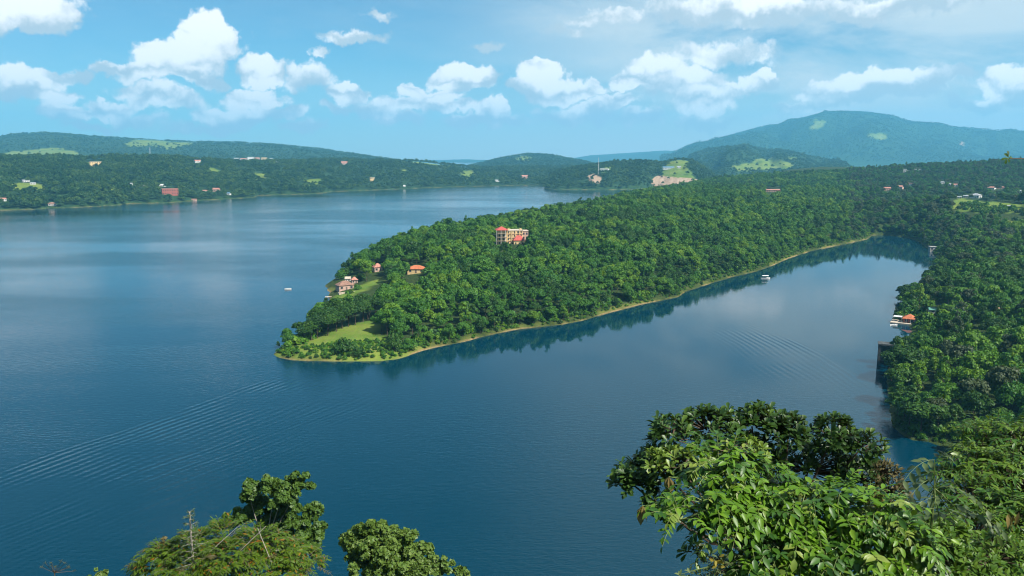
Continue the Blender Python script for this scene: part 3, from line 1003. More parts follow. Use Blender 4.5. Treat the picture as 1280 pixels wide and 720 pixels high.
# ------------------------------------------------------------------ scattering as one mass (woods nobody could count)
def scatter_stuff(name, variants, P, scl, rotz, idx, label, cat):
    """variants: meshes; one object whose leaf-crowns stand on the given points"""
    me = bpy.data.meshes.new(name)
    me.vertices.add(len(P))
    me.vertices.foreach_set('co', np.asarray(P, np.float32).ravel())
    a = me.attributes.new('scl', 'FLOAT_VECTOR', 'POINT')
    a.data.foreach_set('vector', np.asarray(scl, np.float32).ravel())
    a = me.attributes.new('rot', 'FLOAT_VECTOR', 'POINT')
    rv = np.zeros((len(P), 3), np.float32)
    rv[:, 2] = rotz
    a.data.foreach_set('vector', rv.ravel())
    a = me.attributes.new('idx', 'INT', 'POINT')
    a.data.foreach_set('value', np.asarray(idx, np.int32))
    o = link(name, me)
    src = bpy.data.collections.new(name + '_kinds')
    for k, v in enumerate(variants):
        so = bpy.data.objects.new('%s_kind_%02d' % (name, k), v)
        src.objects.link(so)
    ng = bpy.data.node_groups.new(name, 'GeometryNodeTree')
    ng.interface.new_socket('Geometry', in_out='INPUT', socket_type='NodeSocketGeometry')
    ng.interface.new_socket('Geometry', in_out='OUTPUT', socket_type='NodeSocketGeometry')
    nd, lk = ng.nodes, ng.links
    gi, go = nd.new('NodeGroupInput'), nd.new('NodeGroupOutput')
    ip = nd.new('GeometryNodeInstanceOnPoints')
    ci = nd.new('GeometryNodeCollectionInfo')
    ci.inputs['Collection'].default_value = src
    ci.inputs['Separate Children'].default_value = True
    ci.inputs['Reset Children'].default_value = True

    def attr(n_, t_):
        x = nd.new('GeometryNodeInputNamedAttribute')
        x.data_type = t_
        x.inputs['Name'].default_value = n_
        return [s for s in x.outputs if s.enabled and s.name == 'Attribute'][0]
    lk.new(gi.outputs[0], ip.inputs['Points'])
    lk.new(ci.outputs[0], ip.inputs['Instance'])
    ip.inputs['Pick Instance'].default_value = True
    lk.new(attr('idx', 'INT'), ip.inputs['Instance Index'])
    lk.new(attr('rot', 'FLOAT_VECTOR'), ip.inputs['Rotation'])
    lk.new(attr('scl', 'FLOAT_VECTOR'), ip.inputs['Scale'])
    lk.new(ip.outputs[0], go.inputs[0])
    md = o.modifiers.new('scatter', 'NODES')
    md.node_group = ng
    tag(o, label, cat, None, 'stuff')
    return o


# ------------------------------------------------------------------ the woods on the near land
sp_ = 6.3
ax, ay = np.meshgrid(np.arange(-340, 1250, sp_), np.arange(150, 1780, sp_))
ax = ax.ravel() + rng.uniform(-.46, .46, ax.size) * sp_
ay = ay.ravel() + rng.uniform(-.46, .46, ay.size) * sp_
az_, ad_ = land_height(ax, ay)
px_, py_, dep_ = project(ax, ay, az_)
keep = (ad_ > np.where(px_ > 1095, .8, 1.0)) & (px_ > -60) & (px_ < 1420) & (py_ < 606) & (ay > 175)
ragx, ragy = (fbm(ax / 22, ay / 22) - .5) * 14, (fbm(ax / 22 + 30, ay / 22) - .5) * 9
farg = np.clip(ay / 600, .25, 1.0)
keep &= ~in_any(px_ + ragx * farg, py_ + ragy * farg, GRASS_MAIN + PATH_MAIN)
keep &= ~in_any(px_, py_, BARE_MAIN + HOUSE_BARE)
far_thin = rng.random(ax.size) < np.where(dep_ > 900, 0.7, 1.0)
keep &= far_thin
ax, ay, az_, ad_, px_, py_, dep_ = [v[keep] for v in (ax, ay, az_, ad_, px_, py_, dep_)]
NTREE = len(ax)
hgt = np.clip(rng.normal(.90, .19, NTREE), .45, 1.45) * (0.70 + 0.30 * np.clip((ad_ - 3) / 20, 0, 1))
right_bank = (px_ > 1090) & (dep_ < 700)
hgt = np.where(right_bank, hgt * 1.05, hgt)
hill_far = dep_ > 900
hgt = np.where(hill_far, hgt * 0.85, hgt)
patchy = fbm(ax / 38, ay / 38, 3) + rng.normal(0, .11, NTREE)
tint = np.where(patchy < .36, 0, np.where(patchy < .60, 1, 2))
tint = np.where(right_bank, np.where(patchy < .38, 0, np.where(patchy < .60, 1, 2)), tint)
greyish = (px_ > 1060) & (rng.random(NTREE) < np.where(dep_ > 600, .30, .10))
tint = np.where((dep_ > 800) & (px_ > 1080) & (tint == 2), 0, tint)
tint = np.where(greyish, 3, tint)
# the trees in front of the boathouse stay below the line of its platform
low_z = inside(px_, py_, [(1100, 470), (1104, 400), (1175, 400), (1175, 470)])
hgt = np.where(low_z, np.minimum(hgt, np.maximum((py_ - 407) * dep_ / FPX / 11.5, .28)), hgt)
shp = rng.integers(0, NSH, NTREE)
rotz = rng.uniform(0, 6.283, NTREE)
wid = hgt * rng.uniform(.66, 1.0, NTREE)

# which trees show largest: rough painter's pass from near to far
buf = np.zeros((190, 330), bool)
seen = np.zeros(NTREE)
for i in np.argsort(dep_):
    s = FPX / dep_[i] / 4
    cxp = px_[i] / 4 + 2
    cyp = py_[i] / 4 - 7.6 * hgt[i] * s + 2
    rx, ry = max(.8, 4.6 * wid[i] * s), max(.8, 4.2 * hgt[i] * s)
    x0, x1, y0, y1 = int(cxp - rx), int(cxp + rx) + 1, int(cyp - ry), int(cyp + ry) + 1
    x0, y0, x1, y1 = max(x0, 0), max(y0, 0), min(x1, 330), min(y1, 190)
    if x0 >= x1 or y0 >= y1:
        continue
    b_ = buf[y0:y1, x0:x1]
    seen[i] = b_.size - b_.sum()
    b_[:] = True
single = set(np.argsort(-seen)[:292].tolist())


def place_tree(name, crown, trunk, loc, s, rot, label, group, cat='tree'):
    e = empty(name, loc, rot)
    e.scale = s
    link('trunk', trunk, e)
    link('crown', crown, e)
    return tag(e, label, cat, group)


TINTWORD = {0: 'dark green', 1: 'mid green', 2: 'bright green', 3: 'greyish'}
LABELS = {}
for i in sorted(single):
    x, y = px_[i], py_[i]
    sz_word = 'tall' if hgt[i] > .98 else ('low' if hgt[i] < .70 else ('broad' if wid[i] > hgt[i] * .90 else ('slim' if wid[i] < hgt[i] * .76 else 'rounded')))
    if right_bank[i]:
        lev = 'at the waterline' if ad_[i] < 14 else ('slightly inland' if ad_[i] < 45 else 'well inland')
        sec = 'beside the cove' if y > 520 else ('beside the intake tower' if y > 440 else ('near the pale cottage' if y > 405 else ('behind the boathouse' if y > 360 else 'near the bay head')))
        where, grp = '%s %s' % (lev, sec), 'broadleaf trees of the right bank woods'
    elif x > 1085:
        where, grp = 'on the hillside behind the head of the bay', 'broadleaf trees on the far right hillside'
    else:
        lev = 'at the waterline' if ad_[i] < 10 else ('low down' if ad_[i] < 30 else ('half way up' if ad_[i] < 70 else 'near the ridge'))
        sec = 'by the tip meadow' if x < 500 else ('below the bungalow' if x < 570 else ('below the hotel' if x < 650 else ('right of the hotel' if x < 740 else ('left of the tour boat' if x < 860 else ('behind the tour boat' if x < 985 else 'by the bay head')))))
        where, grp = '%s %s' % (lev, sec), 'broadleaf trees of the peninsula woods'
    LABELS.setdefault('%s %s %stree %s' % (sz_word, TINTWORD[int(tint[i])], 'right bank ' if right_bank[i] else ('' if x > 1085 else 'peninsula '), where), []).append((x, i, grp))
ORD = ['leftmost', 'second from left', 'third from left', 'fourth from left', 'fifth from left', 'sixth from left', 'seventh from left', 'eighth from left', 'ninth from left', 'tenth from left', 'eleventh from left', 'twelfth from left']
for lab, lst in LABELS.items():
    lst.sort()
    for k, (x, i, grp) in enumerate(lst):
        full = lab if len(lst) == 1 else lab + ', ' + ORD[min(k, 11)]
        place_tree('forest_tree', CROWNS[(int(shp[i]), TINTS[int(tint[i])])], TRUNKS[int(shp[i])], (ax[i], ay[i], az_[i] - .2),
                   (wid[i], wid[i], hgt[i]), rotz[i], full, grp)

rest = np.array([i for i in range(NTREE) if i not in single])
kinds = [(k, ti) for ti in TINTS for k in range(NSH)]
kidx = tint[rest] * NSH + shp[rest]
scatter_stuff('woods', [CROWNS[k] for k in kinds], np.stack([ax, ay, az_ - .2], -1)[rest],
              np.stack([wid, wid, hgt], -1)[rest], rotz[rest], kidx, 'dense green woods covering the peninsula and the right hillside', 'woods')

# undergrowth: bushes along the shore, on the tip and on the near slope below the lookout
bush_meshes = []
for k, ti in enumerate(['dark', 'mid', 'bright', 'mid']):
    C = np.array([(0, 0, .55), (.6, .1, .4), (-.5, .35, .45), (.05, -.6, .4), (-.2, .1, .85)]) + rng.normal(0, .08, (5, 3))
    P, N, S = clump_quads(C, np.array([.7, .55, .55, .5, .5]), 130, .30)
    bush_meshes.append(quads_mesh('bush', P, N, S, M['tree_' + ti]))
NB = 150000
bx = rng.uniform(-330, 520, NB)
by = rng.uniform(180, 900, NB)
bx[:9000], by[:9000] = rng.uniform(-140, -10, 9000), rng.uniform(325, 400, 9000)
bz, bd = land_height(bx, by)
bpx, bpy_, bdep = project(bx, by, bz)
in_field = in_any(bpx, bpy_, GRASS_MAIN[2:]) & (rng.random(NB) < .12)
low_tip = inside(bpx, bpy_, [(344, 444), (362, 434), (385, 433), (420, 428), (470, 424), (552, 428), (505, 450), (420, 452)])
edge = (np.arange(NB) >= 9000) & (bd > .7) & (bd < 9) & (bpx < 1300)
sel = ((edge & (rng.random(NB) < .75)) | (low_tip & (bd > 1.6) & ((rng.random(NB) < .22) | (np.arange(NB) >= 9000))) | in_field) & (bpx > -20) & (bpx < 1320)
sel &= ~(inside(bpx, bpy_, [(500, 452), (520, 438), (620, 416), (680, 408), (680, 416), (620, 424), (540, 442)]) & (rng.random(NB) < .45))
sel &= ~inside(bpx, bpy_, [(404, 380), (404, 345), (450, 345), (450, 380)])
bs = rng.uniform(.7, 1.4, sel.sum()) * np.where(low_tip[sel], .8, 1.0 + np.clip(bd[sel] - 2.5, 0, 5) * .32)
PB = np.stack([bx, by, bz - .1], -1)[sel]
# near slope
sx_ = rng.uniform(-190, 190, 5000)
sy_ = rng.uniform(14, 124, 5000)
sz_, _d = land_height(sx_, sy_)
clear = (EYE - .558 * sy_) - sz_ - 1.5
ok = (clear > .8) & (np.abs(sx_) < sy_ * 1.3 + 12) & (sz_ > .8)
ss = np.minimum(clear / 1.5, 3.2) * rng.uniform(.6, 1.0, 5000)
PB = np.concatenate([PB, np.stack([sx_, sy_, sz_ - .1], -1)[ok]])
bs = np.concatenate([bs, ss[ok]])
scatter_stuff('undergrowth', bush_meshes, PB, np.repeat(bs[:, None], 3, 1) * rng.uniform(.8, 1.2, (len(bs), 3)), rng.uniform(0, 6.28, len(bs)),
              rng.integers(0, 4, len(bs)), 'low leafy undergrowth along the shores and slopes', 'undergrowth')

# woods of the far shore and the hills
far_meshes = []
for k in range(4):
    C, Q = crown_cloud(5.0, 7.0, 2.6, 9, .1 * k, 300 + k)
    P, N, S = clump_quads(C, Q, 9, 1.25)
    far_meshes.append(quads_mesh('crown', P, N, S, M['far_leaf']))


def hill_woods(name, h, n, label, smin, smax, bare=(), **kw):
    P = h.scatter(n, bare, **kw)
    s = rng.uniform(smin, smax, len(P))
    pt = fbm(P[:, 0] / 90, P[:, 1] / 90, 3)
    s *= 0.75 + 0.6 * pt
    scl = np.stack([s * rng.uniform(.85, 1.2, len(P)), s, s * rng.uniform(.8, 1.25, len(P))], -1)
    P[:, 2] -= 1.0
    scatter_stuff(name, far_meshes, P, scl, rng.uniform(0, 6.28, len(P)), rng.integers(0, 4, len(P)), label, 'woods')


hill_woods('far_shore_woods', far_shore, 15000, 'blue-green woods on the low hills across the lake', .7, 1.25, FIELD_A + SOIL_A, tmin=.003)
hill_woods('back_ridge_woods', back_ridge, 13000, 'bluish woods on the long ridge at the far left', .7, 1.3, FIELD_B)
hill_woods('middle_hill_woods', mid_hill, 3500, 'hazy woods on the small round hill in the middle distance', .7, 1.3, FIELD_C)
hill_woods('mountain_woods', mountain, 40000, 'hazy blue woods on the big mountain', .9, 1.5, FIELD_E + SOIL_E)
hill_woods('lower_ridge_woods', front_ridge, 11000, 'bluish woods on the lower ridge in front of the mountain', .7, 1.4, FIELD_F)
hill_woods('cliff_hill_woods', cliff_hill, 2600, 'woods on the low hill beside the red earth cliff', .6, 1.1, FIELD_G + SOIL_G, tmin=.006)


# ------------------------------------------------------------------ buildings
UNIT_WIN = {}


def facing(p, turn=0.0):
    return -math.atan2(p.x, p.y) + turn


def window(e, x, z, w, h, d, side=None):
    """a pane in a frame that stands a little proud of the front wall"""
    key = (round(w, 2), round(h, 2))
    if key not in UNIT_WIN:
        UNIT_WIN[key] = (MB().box(-w / 2, w / 2, -.05, .10, 0, h).mesh('window', M['glass']),
                         MB().box(-w / 2 - .08, w / 2 + .08, -.12, .1, -.14, -.003).mesh('sill', M['greywall']))
    o = link('window', UNIT_WIN[key][0], e, (x, d, z))
    link('sill', UNIT_WIN[key][1], o)
    return o


def house(name, label, cat, loc, rot, w, d, h, floors, roof, wallm, roofm, wins=None, group=None, rooft=None):
    e = empty(name, loc, rot)
    MB().box(-w / 2, w / 2, -d / 2, d / 2, -1.5, h).build('wall', M[wallm], e)
    rh = rooft if rooft is not None else min(w, d) * .28
    if roof == 'gable':
        MB().gable(-w / 2 - .4, w / 2 + .4, -d / 2 - .4, d / 2 + .4, h + .003, h + rh).build('roof', M[roofm], e)
    elif roof == 'hip':
        MB().hip(-w / 2 - .5, w / 2 + .5, -d / 2 - .5, d / 2 + .5, h + .003, h + rh).build('roof', M[roofm], e)
    else:
        MB().box(-w / 2 - .3, w / 2 + .3, -d / 2 - .3, d / 2 + .3, h + .003, h + .35).build('roof', M[roofm], e)
    n = wins or max(2, min(7, int(w / 3)))
    fh = h / floors
    for f in range(floors):
        for k in range(n):
            if f == 0 and k == n // 2:
                MB().box(-.5, .5, -.05, .1, 0, min(2.1, fh * .8)).build('door', M['slab'], e, (-w / 2 + w * (k + .5) / n, -d / 2, 0))
                continue
            window(e, -w / 2 + w * (k + .5) / n, f * fh + fh * .32, min(1.4, w / n * .5), fh * .42, -d / 2)
    return tag(e, label, cat, group)


for (x, y, w, h, fl, roof, wm_, rm_, turn, lab) in FAR_HOUSES:
    p = hit(x, y)
    dep = p.y * CP - (p.z - EYE) * SP
    W_ = w * dep / FPX
    tot = max(h * dep / FPX, 2.6)
    rf = {'flat': .35, 'gable': tot * .34, 'hip': tot * .4}[roof]
    D_ = min(W_ * .8, 11)
    p = p + Vector((0, D_ / 2, 0)) if fl else p
    house('house', lab, 'house', p, facing(p, turn), W_, D_, tot - rf, fl, roof, wm_, rm_, rooft=rf, group='houses on the far hillsides' if dep > 700 else None)

# the hotel on the peninsula ridge
hp = hit(640, 304)
hp.z -= 1.0
hd = hp.y * CP - (hp.z - EYE) * SP
k_ = hd / FPX                       # metres per pixel there
ho = empty('hotel', hp, facing(hp, 0.12))
px2 = lambda a: (a - 640) * k_
tx0, tx1 = px2(620.5), px2(633)
Z4 = 18.5 * k_
MB().box(tx0 + .6, tx1, -3.5, 5, -3, Z4).build('tower_wall', M['cream'], ho)
MB().hip(tx0 - .7, tx1 + 1.0, -5, 6.2, Z4 + .004, Z4 + 2.6).build('tower_roof', M['redroof'], ho)
for f in range(1, 4):
    z = Z4 * f / 4
    MB().box(tx0 - .5, tx1 - .3, -5.0, -3.503, z, z + .28).build('balcony', M['slab'], ho)
    for q in range(2):
        window(ho, tx0 + 2 + q * 3.2, z - Z4 / 4 + .9, 1.2, 1.5, -3.5)
for q in range(3):
    MB().tube([(tx0 - .3 + q * (tx1 - tx0) / 2.3, -4.85, -2), (tx0 - .3 + q * (tx1 - tx0) / 2.3, -4.85, Z4)], [.16, .16], 6).build('column', M['white'], ho)
mx0, mx1 = px2(633) + .004, px2(653)
Zm = 17.3 * k_
MB().box(mx0, mx1, -2.4, 8, -3, Zm).build('main_wall', M['cream'], ho)
MB().box(mx0 + .01, mx1 + .25, -2.7, 8.3, Zm + .003, Zm + .5).build('parapet', M['pave'], ho)
for q in range(2):
    MB().box(mx0 + 1.0 + q * 9.5, mx0 + 2.5 + q * 9.5, 0, 2, Zm + .5, Zm + 1.5).build('water_tank', M['cream'], ho)
for f in range(4):
    z = Zm * f / 4
    if f:
        MB().box(mx0 + .01, mx1 - .01, -2.75, -2.403, z - .12, z + .12).build('floor_band', M['brownroof'], ho)
    for q in range(5):
        window(ho, mx0 + (mx1 - mx0) * (q + .5) / 5, z + 1.0, .9, 1.3, -2.4)
for q in range(4):
    x = mx0 + (mx1 - mx0) * q / 4 + .5
    MB().box(x - .22, x + .22, -2.85, -2.405, -2, Zm).build('pilaster', M['cream'], ho)
rx0, rx1 = mx1 + .004, px2(660.5)
MB().box(rx0, rx1, 0, 9, -3, Zm - .6).build('wing_wall', M['pinkwall'], ho)
MB().box(rx0 + .01, rx1 + .3, -.3, 9.3, Zm - .597, Zm - .25).build('wing_roof', M['pave'], ho)
for f in range(3):
    for q in range(2):
        window(ho, rx0 + (rx1 - rx0) * (q + .5) / 2, f * Zm / 3.4 + 1.2, 1.1, 1.6, 0)
ax0, ax1 = px2(641), px2(654)
MB().box(ax0, ax1, -8, -2.42, -3, Zm * .36).build('annex_wall', M['cream'], ho)
MB().hip(ax0 - .6, ax1 + .6, -8.6, -2.43, Zm * .36 + .004, Zm * .70).build('annex_roof', M['redroof'], ho)
for q in range(3):
    window(ho, ax0 + (ax1 - ax0) * (q + .5) / 3, .9, 1.0, 1.5, -8)
MB().box(px2(612), px2(621), -3, 0, -2, -.3).build('terrace', M['greywall'], ho)
tag(ho, 'cream four-storey hotel with red hip-roofed tower on the wooded peninsula ridge', 'hotel')


def near_house(label, px, py, wpx, hpx, roof, wallm, roofm, turn, dd=.8, floors=1, name='cottage', rooft=None, cat='house', wins=None):
    p = hit(px, py)
    s = (p.y * CP - (p.z - EYE) * SP) / FPX
    W_ = wpx * s
    tot = hpx * s
    rf = .3 if roof == 'flat' else tot * .45
    return house(name, label, cat, p, facing(p, turn), W_, W_ * dd, tot - rf, floors, roof, wallm, roofm, wins, 'cottages on the peninsula shore', rooft or rf)


near_house('largest pale cottage with a brown roof at the peninsula lakeside', 431, 362, 19, 11, 'hip', 'pinkwall', 'brownroof', .35, .7, 1)
near_house('small red-roofed cottage just behind the largest lakeside cottage', 443, 354, 7, 8, 'hip', 'pinkwall', 'pinkroof', .2)
near_house('white cottage between the lakeside bushes', 435, 352, 6, 6, 'gable', 'white', 'pave', -.1)
near_house('pink-roofed cottage above the lakeside lawn', 472, 339, 10, 10, 'hip', 'pinkwall', 'pinkroof', .3)
near_house('orange-red-roofed bungalow alone among the peninsula trees', 521, 341, 21, 9, 'hip', 'cream', 'orangeroof', -.15, .7)
# lakeside terrace and landing stage
p = hit(433, 366)
te = empty('terrace', p, facing(p, .3))
MB().box(-5, 5, -1.5, 1.2, -2, .35).build('paving', M['pave'], te)
for q in range(4):
    MB().box(-5 + q * 2.6, -2.5 + q * 2.6, -1.8, -1.504, -2, .75).build('parapet', M['pave'], te)
tag(te, 'pale paved terrace in front of the lakeside cottages', 'terrace')
p = on_water(416, 371.5)
je = empty('landing_stage', p, facing(p, .15))
MB().box(-4.5, 4.5, -1.2, 1.2, .35, .55).build('deck', M['pave'], je)
for q in range(4):
    MB().tube([(-4 + q * 2.6, -1.0, -2), (-4 + q * 2.6, -1.0, .8)], [.12, .12], 6).build('post', M['bark'], je)
tag(je, 'wooden landing stage at the peninsula lakeside cottages', 'jetty')


# ------------------------------------------------------------------ boats
def hull_mesh(L, Wd, H):
    st = []
    n = 9
    V, F = [], []
    for i in range(n):
        t = i / (n - 1)
        w = Wd / 2 * (1 - max(0, (t - .55) / .45) ** 2.2) * (0.85 + .15 * min(1, t * 4))
        x = -L / 2 + L * t
        rise = H * (1 + .35 * max(0, (t - .5) * 2) ** 2)
        V += [(x, -w, rise), (x, -w * .7, -.15), (x, w * .7, -.15), (x, w, rise), (x, w * .82, rise - .02), (x, w * .6, .12), (x, -w * .6, .12), (x, -w * .82, rise - .02)]
    for i in range(n - 1):
        for k in range(8):
            a, b = i * 8 + k, i * 8 + (k + 1) % 8
            F.append((a, b, b + 8, a + 8))
    F.append(tuple(reversed(range(8))))
    F.append(tuple((n - 1) * 8 + k for k in range(8)))
    mb = MB()
    mb.poly(V, F)
    return mb.mesh('hull', M['white'])


def boat(label, p, rot, L, Wd, H, canopy=True, name='tour_boat'):
    e = empty(name, p, rot)
    link('hull', hull_mesh(L, Wd, H), e)
    for q in range(3):
        MB().box(-L * .3 + q * L * .2, -L * .3 + q * L * .2 + .4, -Wd * .3, Wd * .3, .2, H * .8).build('seat', M['blueroof'], e)
    if canopy:
        MB().poly([(-L * .42, -Wd * .48, H + 1.45), (L * .28, -Wd * .48, H + 1.45), (L * .28, Wd * .48, H + 1.45), (-L * .42, Wd * .48, H + 1.45),
                   (-L * .42, 0, H + 1.75), (L * .28, 0, H + 1.75), (-L * .42, -Wd * .48, H + 1.35), (L * .28, -Wd * .48, H + 1.35), (L * .28, Wd * .48, H + 1.35), (-L * .42, Wd * .48, H + 1.35)],
                  [(0, 1, 5, 4), (2, 3, 4, 5), (1, 2, 5), (3, 0, 4), (6, 7, 1, 0), (7, 8, 2, 1), (8, 9, 3, 2), (9, 6, 0, 3), (9, 8, 7, 6)]).build('canopy', M['white'], e)
        for xx in (-.38, -.05, .25):
            for sd_ in (-1, 1):
                MB().tube([(L * xx, sd_ * Wd * .40, H - .1), (L * xx, sd_ * Wd * .42, H + 1.4)], [.04, .04], 5).build('canopy_post', M['steel'], e)
    return tag(e, label, 'boat')


boat('white covered tour boat crossing the sheltered bay', on_water(957, 348.5), R(8), 6.6, 2.3, .8)
boat('small white motorboat out on the open lake left of the peninsula', on_water(360, 362), R(200), 4.2, 1.7, .7, False, 'motorboat')

# ------------------------------------------------------------------ boathouse and intake tower on the right bank
p = on_water(1130, 405.5)
s = p.y / FPX
bo = empty('boathouse', p, facing(p, -.1))
MB().box(-16 * s, 13 * s, -1.2, 8, -2, .7).build('platform', M['pave'], bo)
MB().box(-2 * s, 12 * s, 1.5, 6.5, .704, 2.9).build('wall', M['redbrick'], bo)
MB().hip(-3.2 * s, 13 * s, .6, 7.4, 2.905, 5.0).build('roof', M['orangeroof'], bo)
for q in range(4):
    x = -3 * s + q * 5 * s
    MB().tube([(x, .8, .7), (x, .8, 2.9)], [.10, .10], 6).build('post', M['white'], bo)
MB().box(-14 * s, -4 * s, 2.5, 6.5, 3.0, 3.15).build('awning', M['white'], bo)
for q in range(4):
    x, y = (-13.5 * s if q % 2 else -4.5 * s), (2.7 if q < 2 else 6.3)
    MB().tube([(x, y, .7), (x, y, 3.0)], [.07, .07], 6).build('awning_post', M['steel'], bo)
for q in range(2):
    window(bo, 2 * s + q * 6 * s, 1.3, 1.2, 1.0, 1.5)
tag(bo, 'red-roofed boathouse on a stone platform at the right bank waterline', 'boathouse')
boat('small moored white rowing boat in front of the red boathouse', on_water(1118, 405.5) + Vector((-1.5, -2.8, 0)), R(15), 4.0, 1.5, .5, False, 'rowing_boat')

p = on_water(1101, 456)
it = empty('intake_tower', p + Vector((3.4, 1.0, 0)), facing(p, .05))
for q, (x, y) in enumerate([(-3.6, -1.6), (-3.6, 2.2), (3.2, -1.6), (3.2, 2.2)]):
    MB().box(x - .45, x + .45, y - .45, y + .45, -5, 8.2).build('column', M['darkconc'], it)
MB().box(-3.1, 2.7, 1.9, 2.5, -5, 8.0).build('back_wall', M['darkconc'], it)
MB().box(-4.3, 3.9, -2.3, 2.9, 8.204, 8.8).build('deck', M['darkconc'], it)
for q in range(3):
    MB().box(-3.12, 2.72, -1.85, -1.4, 1.5 + q * 3, 1.95 + q * 3).build('beam', M['darkconc'], it)
for q in range(5):
    MB().tube([(-4.1 + q * 1.9, -2.1, 8.8), (-4.1 + q * 1.9, -2.1, 9.6)], [.05, .05], 5).build('rail_post', M['steel'], it)
tag(it, 'dark concrete intake tower standing in the water against the right bank trees', 'tower')

# ------------------------------------------------------------------ pylon and mast
def lattice(name, label, px, py0, py1, wid_, cat, mat):
    p = hit(px, py0)
    top = at(px, py1, p.y).z - p.z
    e = empty(name, p)
    for a in range(4):
        sx_, sy_ = (1 if a in (0, 1) else -1), (1 if a in (0, 3) else -1)
        MB().tube([(sx_ * wid_, sy_ * wid_, -1), (sx_ * wid_ * .25, sy_ * wid_ * .25, top)], [wid_ * .07 + .08, wid_ * .05 + .06], 5).build('leg', mat, e)
    for q in range(6):
        t0, t1 = q / 6, (q + 1) / 6
        w0, w1 = wid_ * (1 - .75 * t0), wid_ * (1 - .75 * t1)
        mb = MB()
        for (a, b) in (((-w0, -w0), (w1, -w1)), ((w0, -w0), (-w1, -w1)), ((w0, w0), (-w1, w1)), ((-w0, w0), (w1, w1))):
            mb.tube([(a[0], a[1], top * t0), (b[0], b[1], top * t1)], [.09, .09], 4)
        mb.build('brace', mat, e)
    if cat == 'pylon':
        for z in (.78, .9):
            MB().box(-wid_ * 1.5, wid_ * 1.5, -.2, .2, top * z, top * z + .35).build('crossarm', mat, e)
    return tag(e, label, cat)


lattice('power_pylon', 'steel power pylon on the far left ridge', 188, 198, 184, 3.5, 'pylon', M['steel'])
lattice('radio_mast', 'slender radio mast on the far shore beside the low white building', 748, 219, 197, 1.2, 'mast', M['white'])

# ------------------------------------------------------------------ single trees on the peninsula tip
C, Q = crown_cloud(4.9, 5.6, 5.2, 18, .2, 501)
P, N, S = clump_quads(C, Q, 42, .50)
tall_crown = quads_mesh('crown', P, N, S, M['tree_dark'])
tall_trunk = tree_trunk(7.4, .22, C, 77, M['bark'], 9)
row = [(371, 431, .45), (381, 430, .78), (391, 427, .85), (398, 423, .95), (408, 421, .95), (412, 414, 1.1), (420, 415, 1.0), (429, 411, 1.0), (436, 409, 1.05), (444, 407, 1.0), (452, 404, 1.05), (460, 401, 1.0), (468, 399, 1.0), (400, 414, 1.05), (424, 404, 1.1), (440, 398, 1.1), (456, 394, 1.1)]
for k, (x, y, s_) in enumerate(row):
    p = hit(x + random.uniform(-2, 2), y + random.uniform(-1.5, 1.5))
    s_ *= random.uniform(.88, 1.1)
    lab = 'smallest tree at the lake end of the tall row on the peninsula tip' if k == 0 else ('%s tree from the lake in the tall front row beside the tip meadow' % ['', 'second', 'third', 'fourth', 'fifth', 'sixth', 'seventh', 'eighth', 'ninth', 'tenth', 'eleventh', 'twelfth', 'thirteenth'][k] if k < 13 else '%s tall dark tree from the lake behind the front row on the tip' % ['nearest', 'second', 'third', 'farthest'][k - 13])
    place_tree('tall_tree', tall_crown, tall_trunk, p - Vector((0, 0, .3)), (s_, s_, s_ * random.uniform(.9, 1.08)), random.uniform(0, 6.28), lab, 'row of tall trees on the peninsula tip')


def solo(name, label, px, py, mesh_key, s_, sz=None, group=None):
    p = hit(px, py)
    return place_tree(name, CROWNS[mesh_key], TRUNKS[mesh_key[0]], p - Vector((0, 0, .3)), (s_, s_, sz or s_), random.uniform(0, 6.28), label, group)


solo('lone_tree', 'tiny lone round tree by the lake at the very tip', 357, 434, (0, 'dark'), .34, .42)
solo('sapling', 'thin dark sapling left of the tiny lone tree', 348, 437, (2, 'dark'), .2, .32)


def big_bush(name, label, px, py, sx, sz, tint_, cat='bush'):
    p = hit(px, py)
    C = np.array([(0, 0, 1.6), (1.6, .2, 1.2), (-1.5, .4, 1.3), (.3, -1.4, 1.1), (-.6, .2, 2.7), (.8, .5, 2.4), (-1.0, -1.1, 1.0)])
    P, N, S = clump_quads(C, np.array([1.7, 1.4, 1.4, 1.2, 1.2, 1.1, 1.1]), 60, .40)
    e = empty(name, p - Vector((0, 0, .2)))
    e.scale = (sx, sx, sz)
    link('crown', quads_mesh('crown', P, N, S, M['tree_' + tint_]), e)
    mb = MB()
    for a in range(4):
        mb.tube([(0, 0, -.4), (math.cos(a * 1.6) * .5, math.sin(a * 1.6) * .5, 1.0), (math.cos(a * 1.6) * 1.1, math.sin(a * 1.6) * 1.1, 2.0)], [.14, .1, .05], 5)
    mb.build('stem', M['bark'], e)
    return tag(e, label, cat)


